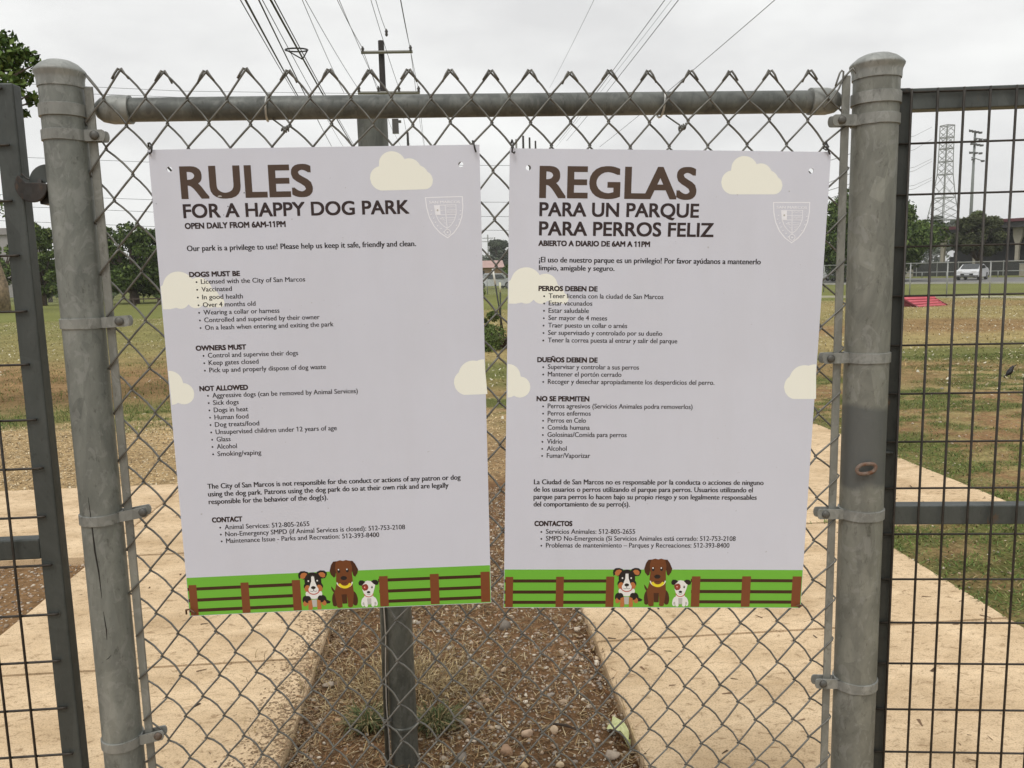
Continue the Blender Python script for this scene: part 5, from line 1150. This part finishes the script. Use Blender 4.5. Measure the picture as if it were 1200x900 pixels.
# black bird on the grass
def bird():
    p = onZ(1183.5, 441.5, 0.0); p[2] = float(gz(p[0:1], p[1:2])[0])+.01; t = thing('bird', 'small black bird standing on the right field with its head raised', 'bird', p)
    s = 1.12; o = np.array(p); f = np.array([.8, -.3, 0]); f /= np.linalg.norm(f)
    def q(a, z): return o+f*a*s+np.array([0, 0, z*s])
    mbk = mat('black_feathers', (.010, .008, .013), .5, var=.3, vscale=60)
    MB().tube([q(-.045, .028), q(-.036, .038), q(-.022, .055), q(-.006, .078), q(.006, .100), q(.015, .120), q(.022, .134), q(.032, .144), q(.042, .149)], [.006, .018, .030, .036, .033, .024, .019, .019, .007], 12).build('body', mbk, t, smooth=True)
    MB().tube([q(.036, .146), q(.052, .156), q(.070, .172)], [.010, .006, .0015], 6).build('beak', mbk, t, smooth=True)
    MB().tube([q(-.036, .038), q(-.052, .022), q(-.065, .006)], [.012, .014, .011], 6).build('tail', mbk, t, smooth=True)
    sd_ = np.cross(f, [0, 0, 1])
    for s2 in (-1, 1):
        MB().tube([q(0, .055)+sd_*.014*s2, q(.006, .025)+sd_*.014*s2, q(.002, .0)+sd_*.014*s2, q(.022, -.006)+sd_*.014*s2], .0026, 5).build('leg', mbk, t)
        MB().tube([q(.012, .10)+sd_*.028*s2, q(-.02, .07)+sd_*.033*s2, q(-.045, .035)+sd_*.016*s2], [.008, .018, .004], 8).build('wing', mbk, t, smooth=True)
    for s2 in (-1, 1): MB().lathe([(.001, -.003), (.003, 0), (.001, .003)], q(.036, .146)+sd_*.016*s2, 8).build('eye', mat('yellow_eye', (.5, .4, .05), .3), t)
bird()

# trees on the right
TR_ = lambda *a, **k: TL_(*a, grp='trees beyond the right field', **k)
TR_(950, 1082, 226, 84, 'large dense dark green tree behind the right post', DKG, nleaf=34000, size=.17, ncl=80, cb=.14)
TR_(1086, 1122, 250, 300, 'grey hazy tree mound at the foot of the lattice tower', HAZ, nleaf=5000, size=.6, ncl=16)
TR_(1118, 1170, 253, 98, 'spreading olive tree standing in front of the grandstand', OLV, nleaf=26000, size=.13, ncl=60, cb=.42)
TR_(1126, 1156, 246, 150, 'light green tree crown behind the floodlight mast', MDG, nleaf=5000, size=.25, ncl=20)
TR_(1112, 1132, 252, 160, 'yellow-green tree right of the lattice tower', [(.12, .15, .05), (.15, .17, .06)], nleaf=3500, size=.25, ncl=16)
TR_(880, 985, 250, 110, 'dark tree behind the Spanish sign and the tension bar', DKG, nleaf=9000, size=.22, ncl=36, cb=.1)
TR_(1230, 1320, 240, 120, 'dark tree past the right edge beyond the grandstand', DKG, nleaf=5000, size=.28)

# grandstand with a thin maroon roof on forked columns and a black screened fence below
Dg = 116
b = np.array(at(1085, Dg, 0)); e = np.array(at(1420, Dg-8, 0)); d = (e-b)/np.linalg.norm(e-b); nn = np.array([-d[1], d[0], 0])
if nn[1] < 0: nn = -nn
gs = thing('grandstand', 'long dark open grandstand with a thin maroon roof and forked tan columns', 'building', b)
Lg = float(np.linalg.norm(e-b)); RG = np.array([[d[0], nn[0], 0], [d[1], nn[1], 0], [0, 0, 1]])
def gb(name, s0, s1, n0, n1, z0, z1, mt): c_ = b+d*(s0+s1)/2+nn*(n0+n1)/2; c_[2] = (z0+z1)/2; return MB().box(c_, (s1-s0, n1-n0, z1-z0), RG).build(name, mt, gs)
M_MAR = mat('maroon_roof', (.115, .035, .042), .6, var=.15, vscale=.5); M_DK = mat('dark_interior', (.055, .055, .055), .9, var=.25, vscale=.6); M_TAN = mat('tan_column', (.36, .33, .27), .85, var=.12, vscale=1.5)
z1 = hz(1105, 267, Dg); z2 = hz(1190, 257, Dg-2)
s_mid = 8.0
for (s0, s1, zz_) in ((.6, 7.58, z1), (7.6, Lg, z2)):
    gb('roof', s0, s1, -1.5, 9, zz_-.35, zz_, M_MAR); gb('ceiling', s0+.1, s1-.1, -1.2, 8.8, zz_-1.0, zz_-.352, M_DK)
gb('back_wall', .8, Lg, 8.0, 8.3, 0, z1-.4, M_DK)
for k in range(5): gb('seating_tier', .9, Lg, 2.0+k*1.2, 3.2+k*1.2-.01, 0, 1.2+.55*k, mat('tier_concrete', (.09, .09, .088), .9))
def s_at(px):
    r_ = ray(px, 300); A_ = np.array([[d[0], -r_[0]], [d[1], -r_[1]]]); return float(np.linalg.solve(A_, np.array([EYE[0]-b[0], EYE[1]-b[1]]))[0])
for sx in [s_at(q) for q in (1105, 1148, 1192, 1236, 1280, 1324)]:
    if sx > Lg: break
    zc = (z1 if sx < 7.6 else z2)-1.0
    m = MB(); c_ = b+d*sx; V = []
    for (wd, z) in ((.30, .0), (.24, zc*.5), (.30, zc*.66), (.62, zc*.8), (.72, zc)):
        for (i_, j_) in ((-1, -1), (1, -1), (1, 1), (-1, 1)): V.append(c_+d*wd*i_*.75+nn*(.0+.25*j_)+np.array([0, 0, z]))
    m.add(V, [(4*i+k, 4*i+(k+1) % 4, 4*i+4+(k+1) % 4, 4*i+4+k) for i in range(4) for k in range(4)]+[(0, 1, 2, 3), (16, 17, 18, 19)]).build('column', M_TAN, gs)
scr = thing('screened_fence', 'black privacy-screened fence at the foot of the grandstand', 'fence', b-nn*8)
M_BSCR = mat('black_screen', (.028, .03, .03), .8, var=.2, vscale=.5)
for k in range(12):
    s0 = k*Lg/12; c_ = b-nn*8+d*(s0+Lg/24); c_[2] = .86; MB().box(c_, (Lg/12-.12, .03, 1.6), RG).build('panel', M_BSCR, scr); c2 = b-nn*8+d*s0; MB().tube([c2, c2+np.array([0, 0, 1.72])], .05, 6).build('post', M_FPIPE, scr)
for i, (s, hh) in enumerate(((1.9, 1.35), (9.3, 2.6), (14.0, 1.3))):
    c_ = b-nn*9+d*s; t = thing('utility_box', ['squat tan box in front of the black screened fence, leftmost one', 'tall pale panel standing before the black screened fence', 'squat tan box near the right edge before the black screen'][i], 'box', c_, 'boxes by the grandstand fence')
    MB().box(c_+np.array([0, 0, hh/2]), (.8, .5, hh), RG).build('cabinet', M_TAN, t); MB().box(c_+np.array([0, 0, hh+.03]), (.9, .6, .06), RG).build('lid', M_FPIPE, t)

# lattice transmission tower
Dt = 300.; tb_ = np.array(at(1101.5, Dt, 0)); tw = thing('lattice_tower', 'steel lattice transmission tower rising behind the large dark tree', 'tower', tb_); M_LAT = mat('grey_lattice', (.27, .275, .27), .8)  # lattice grey lightened, distance haze put into the colour
zt = [0, hz(1100, 258, Dt), hz(1100, 232, Dt), hz(1100, 205, Dt), hz(1100, 190, Dt), hz(1100, 175, Dt), hz(1100, 162, Dt), hz(1100, 148, Dt)]
hw = [5.6, 3.3, 2.3, 1.6, 1.5, 1.45, 1.45, 1.45]
rt = np.array([RT[0], RT[1], 0]); rt /= np.linalg.norm(rt); fw = np.array([-rt[1], rt[0], 0])
ca_, sa_ = cos(.35), sin(.35); rt, fw = rt*ca_+fw*sa_, fw*ca_-rt*sa_
def cn(z, w_, i): sx, sy = ((-1, -1), (1, -1), (1, 1), (-1, 1))[i % 4]; return tb_+rt*sx*w_+fw*sy*w_+np.array([0, 0, z])
for i in range(4): MB().tube([cn(z, w_, i) for z, w_ in zip(zt, hw)], .15, 5).build('leg', M_LAT, tw)
for s in range(len(zt)-1):
    m = MB(); nb = 3 if s < 2 else 2
    for q in range(nb):
        za, zb_ = zt[s]+(zt[s+1]-zt[s])*q/nb, zt[s]+(zt[s+1]-zt[s])*(q+1)/nb; wa, wb = hw[s]+(hw[s+1]-hw[s])*q/nb, hw[s]+(hw[s+1]-hw[s])*(q+1)/nb
        for i in range(4): m.tube([cn(za, wa, i), cn(zb_, wb, i+1)], .07, 4); m.tube([cn(za, wa, i+1), cn(zb_, wb, i)], .07, 4); 
    for i in range(4): m.tube([cn(zt[s+1], hw[s+1], i), cn(zt[s+1], hw[s+1], i+1)], .14, 4)
    m.build('bracing', M_LAT, tw)
for (py, y2) in ((163, 176), (186, 193), (189, 199), (208, 213), (211, 219), (149, 157)):
    a = far(1092, py, Dt); c_ = far(1040, y2+9, Dt*.62); MB().tube([a, (a+c_)/2-np.array([0, 0, .8]), c_, c_+(c_-a)*.8], [.06, .055, .05, .05], 4).build('wire', M_LAT, tw)
# floodlight mast
Df = 150.; fb = np.array(at(1133.6, Df, 0)); fm = thing('floodlight_mast', 'tall floodlight mast with stacked lamp banks right of the lattice tower', 'mast', fb); M_MAST = mat('mast_steel', (.20, .215, .21), .8); M_LAMP = mat('lamp_housing', (.10, .10, .10), .5)
zf = hz(1138, 153, Df); MB().tube([fb, fb+np.array([0, 0, zf*.5]), fb+np.array([0, 0, zf-.3])], [.30, .24, .16], 10).build('pole', M_MAST, fm, smooth=True)
rt2 = np.array([RT[0], RT[1], 0]); rt2 /= np.linalg.norm(rt2); fo = np.array([-rt2[1], rt2[0], 0])
for r_i, (dy, n_, off, slp) in enumerate(((0, 4, -.1, -.25), (-1.1, 3, .7, -.12), (-1.9, 4, .2, -.22), (-3.2, 3, .1, -.1), (-4.2, 2, .5, -.25))):
    cB = fb+np.array([0, 0, zf-dy*-1-.2]); m = MB().tube([cB+rt2*(off-.9)+np.array([0, 0, -slp*1.2]), cB+rt2*(off+.9)+np.array([0, 0, slp*1.2])], .07, 5); m.build('crossarm', M_MAST, fm)
    for k in range(n_):
        x = off-.75+1.5*k/max(1, n_-1); MB().box(cB+rt2*x+np.array([0, 0, slp*x*.8-.12])-fo*.3, (.40, .4, .28), np.array([[rt2[0], fo[0], 0], [rt2[1], fo[1], 0], [0, 0, 1]])).build('lamp_head', M_LAMP, fm)

# ------------------------------------------------------------------ utility poles and overhead wires
M_POLE = mat('dark_pole_wood', (.018, .015, .013), .9, var=.2); M_ARM = mat('grey_crossarm', (.22, .22, .20), .8); M_INS = mat('insulator', (.07, .065, .06), .3); M_CABLE = mat('black_cable', (.02, .02, .022), .6)
Du = 38.; ub = np.array(at(458.5, Du, -.03)); ub[2] = -.03; zt_ = hz(455, 48, Du)
up_ = thing('utility_pole', 'dark wooden utility pole with two crossarms rising behind the top rail', 'utility pole', ub)
MB().tube([ub, ub+np.array([0, 0, zt_+.03])], [.17, .13], 12).build('pole', M_POLE, up_, smooth=True)
for (x0, y0, x1, y1) in ((423, 61.5, 483.5, 60.5), (419.5, 109, 492, 108.5)):
    a, c_ = far(x0, y0, Du-.2), far(x1, y1, Du-.2); MB().tube([a, c_], .07, 4).build('crossarm', M_ARM, up_)
for (x, y) in ((425, 57.5), (481, 56), (452.8, 37), (420.5, 103.5), (443.5, 104), (467.5, 104), (490.5, 104)):
    a = far(x, y, Du-.2); MB().lathe([(.03, -.2), (.07, -.14), (.05, -.05), (.08, .0), (.04, .08), (.02, .12)], a, 8).build('insulator', M_INS, up_, smooth=True)
a = far(463.5, 148, Du-.3); MB().box(a, (.28, .22, .62)).build('switch_box', M_INS, up_); MB().box(a+np.array([.15, 0, .2]), (.22, .14, .1)).build('bracket', M_INS, up_)
def cable(label, p0, D0, p1, z1_, r, sag=.3, group='overhead wires', D1=None):
    a = far(*p0, D0); c_ = ray(*p1); t_ = (z1_-EYE[2])/c_[2]; c_ = EYE+c_*t_; dvec = c_-a; L2 = np.linalg.norm(dvec)
    pts = []
    for k in range(15):
        s = k/14*1.9; q = a+dvec*s; q = q+np.array([0, 0, -4*sag*s*(1-s)*.25]); pts.append(q)
    o = MB().tube(pts, r, 5).build('overhead_wire', M_CABLE, None, smooth=True, loc=a); tag(o, label, 'wire', group); return pts
q2 = lambda X, Y: (280+X/3.53, Y/3.53)
cb = []
cable('thick black cable, leftmost thick one above the left sign', q2(300, 492), 60, q2(27, 0), 6.6, .022)
cable('thin wire running just left of the leftmost thick cable', q2(296, 492), 60, q2(6, 0), 6.6, .011)
cable('medium black cable between the two thick ones', q2(383, 605), 55, q2(82, 0), 6.8, .016)
cable('thin wire close beside the medium cable', q2(430, 605), 55, q2(97, 0), 6.9, .009)
lp = cable('thick black cable that carries the oval cable loop', q2(472, 605), 55, q2(131, 0), 7.0, .024)
cable('medium cable right beside the one with the oval loop', q2(478, 605), 55, q2(146, 0), 7.0, .013)
cable('thin wire to the left end of the lower crossarm', q2(490, 362), Du-.2, q2(275, 0), 9.6, .010)
cable('thin wire passing left of the lower crossarm', q2(435, 385), Du+4, q2(262, 0), 9.4, .010)
cable('wire to the left insulator of the upper crossarm', q2(512, 200), Du-.2, q2(407, 0), 11.5, .012)
cable('wire to the second insulator of the lower crossarm', q2(577, 365), Du-.2, q2(415, 0), 10.2, .010)
cable('wire to the third insulator of the lower crossarm', q2(662, 365), Du-.2, q2(546, 0), 10.2, .010)
cable('wire to the insulator on the very top of the utility pole', q2(610, 130), Du-.2, q2(566, 0), 12.3, .012)
cable('wire to the right insulator of the upper crossarm', q2(708, 198), Du-.2, q2(668, 0), 11.6, .012)
cable('wire to the right end of the lower crossarm', q2(742, 366), Du-.2, q2(670, 0), 10.6, .009)
cable('faint thin wire crossing the sky above the Spanish sign title', (644, 103), 70, (696, 0), 12, .008)
cable('left of the two close wires above the Spanish sign', (655, 165), 60, (779, 0), 9.5, .011)
cable('right of the two close wires above the Spanish sign', (664, 165), 60, (795, 0), 9.5, .012)
cable('faint wire between the two close wires above the Spanish sign', (652, 172), 66, (787, 0), 10.5, .006)
cable('single wire rising steeply towards the top right', (703, 172), 55, (908, 0), 9.5, .011)
# far side spans leaving the pole
for i, (x, y, x2, y2) in enumerate(((425, 58, 470, 172), (481, 58, 497, 172), (443, 106, 455, 172), (467, 106, 481, 172), (490, 106, 498, 172))):
    a, c_ = far(x, y, Du-.2), far(x2, y2, 95); tag(MB().tube([a, (a+c_)/2-np.array([0, 0, .5]), c_], .012, 4).build('overhead_wire', M_CABLE, None, loc=a), 'thin wire running into the distance from the '+('left end of the upper crossarm', 'right end of the upper crossarm', 'second insulator of the lower crossarm', 'third insulator of the lower crossarm', 'right end of the lower crossarm')[i], 'wire', 'wires beyond the utility pole')
# oval storage loop on the thick cable
c_ = far(347.5, 58.5, 24.0); A_ = far(334.5, 58, 24.0); w_ = np.linalg.norm(c_-A_); a = np.linspace(.0, 2*pi, 24, endpoint=False)
rt3 = (c_-A_)/w_; P = [c_+rt3*w_*cos(t)+np.array([0, 0, 1])*w_*.36*sin(t)+fo*w_*.8*sin(t) for t in a]
t = thing('cable_loop', 'black oval cable storage loop hanging on the thick overhead cable', 'cable loop', c_); MB().tube(P, .022, 6, closed=True).build('ring', M_CABLE, t, smooth=True)
low = far(354.5, 69.5, 24.0); MB().tube([P[3+9], P[12]*.4+low*.6, low], .018, 6).build('strand', M_CABLE, t, smooth=True); MB().tube([P[1], low], .018, 6).build('strand', M_CABLE, t, smooth=True)
# faint level wires over the left field
for i, (ya, yb) in enumerate(((96, 108), (107, 112), (184, 190), (229, 233), (241, 250), (259, 266))):
    a, c_ = far(-200, ya-8, 90), far(600, yb+4, 75); tag(MB().tube([a, (a*.6+c_*.4)-np.array([0, 0, .35]), (a+c_)/2-np.array([0, 0, .45]), c_], .016, 4).build('overhead_wire', M_CABLE, None, loc=a), ['highest faint level wire over the left field, crossing at post cap height', 'second faint level wire over the left field, just above the rail', 'faint level wire over the left field at the height of the latch', 'faint level wire at the height of the English title', 'faint level wire just under the English subtitle height', 'lowest faint level wire over the left tree line'][i], 'wire', 'level wires over the left field')
# distant poles whose tips show above the signs
for i, (x, yt, D_, lab) in enumerate(((484.5, 155, 95, 'distant thin pole tip right of the utility pole'), (608.5, 163, 110, 'distant pole tip above the Spanish sign, leftmost of the cluster'), (616.5, 159, 105, 'distant pole tip above the Spanish sign, tallest of the cluster'), (623.8, 161, 120, 'thick distant pole tip above the Spanish sign, third of the cluster'), (630.5, 165, 130, 'distant pole tip above the Spanish sign, rightmost of the cluster'))):
    p = np.array(at(x, D_, 0)); H_ = hz(x, yt, D_); q = thing('utility_pole', lab, 'utility pole', p, 'distant utility poles'); MB().tube([p, p+np.array([0, 0, H_])], [.2, .13], 8).build('pole', M_POLE if i != 1 else M_ARM, q, smooth=True)
    MB().tube([p+np.array([-.9, 0, H_-1.9]), p+np.array([.9, 0, H_-1.9])], .07, 4).build('crossarm', M_ARM, q)
# small pylons in the gap
for i, (x, yt) in enumerate(((573, 275), (581, 278))):
    p = np.array(at(x, 320, 0)); H_ = hz(x, yt, 320); q = thing('pylon', ['far thin pylon in the gap between the signs, left one', 'far thin pylon in the gap between the signs, right one'][i], 'pylon', p, 'far pylons'); MB().tube([p, p+np.array([0, 0, H_])], .25, 6).build('mast', M_LAT, q)
    for zz_ in (.92, .84): MB().tube([p+np.array([-2.2, 0, H_*zz_]), p+np.array([2.2, 0, H_*zz_])], .14, 4).build('crossarm', M_LAT, q)
# low wooded horizon
def treeline():
    cs = []; rs = []
    for x in np.arange(-900, 2100, 22):
        if 1090 < x < 1125: continue
        D_ = 420+80*sin(x*.01); p = far(x, 330, D_); r = rng.uniform(6, 11); cs.append(np.array([p[0], p[1], r*.6])); rs.append(r)
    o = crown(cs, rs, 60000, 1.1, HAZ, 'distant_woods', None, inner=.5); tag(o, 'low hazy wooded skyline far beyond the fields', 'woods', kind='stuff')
treeline()

# ------------------------------------------------------------------ thin overcast haze
hm = bpy.data.materials.new('haze_air'); hm.use_nodes = True; ht = hm.node_tree
for n_ in list(ht.nodes):
    if n_.type != 'OUTPUT_MATERIAL': ht.nodes.remove(n_)
pvn = ht.nodes.new('ShaderNodeVolumePrincipled'); pvn.inputs['Color'].default_value = (.98, .985, .99, 1); pvn.inputs['Density'].default_value = .0004; pvn.inputs['Anisotropy'].default_value = .1
ht.links.new(pvn.outputs[0], [x for x in ht.nodes if x.type == 'OUTPUT_MATERIAL'][0].inputs['Volume'])
gx = float(xs[-1])+20; gy0 = -620; gy1 = float(ys[-1])+20
tag(MB().bbox((-gx, gy0, -1.2), (gx, gy1, 62)).build('haze', hm), kind='stuff')
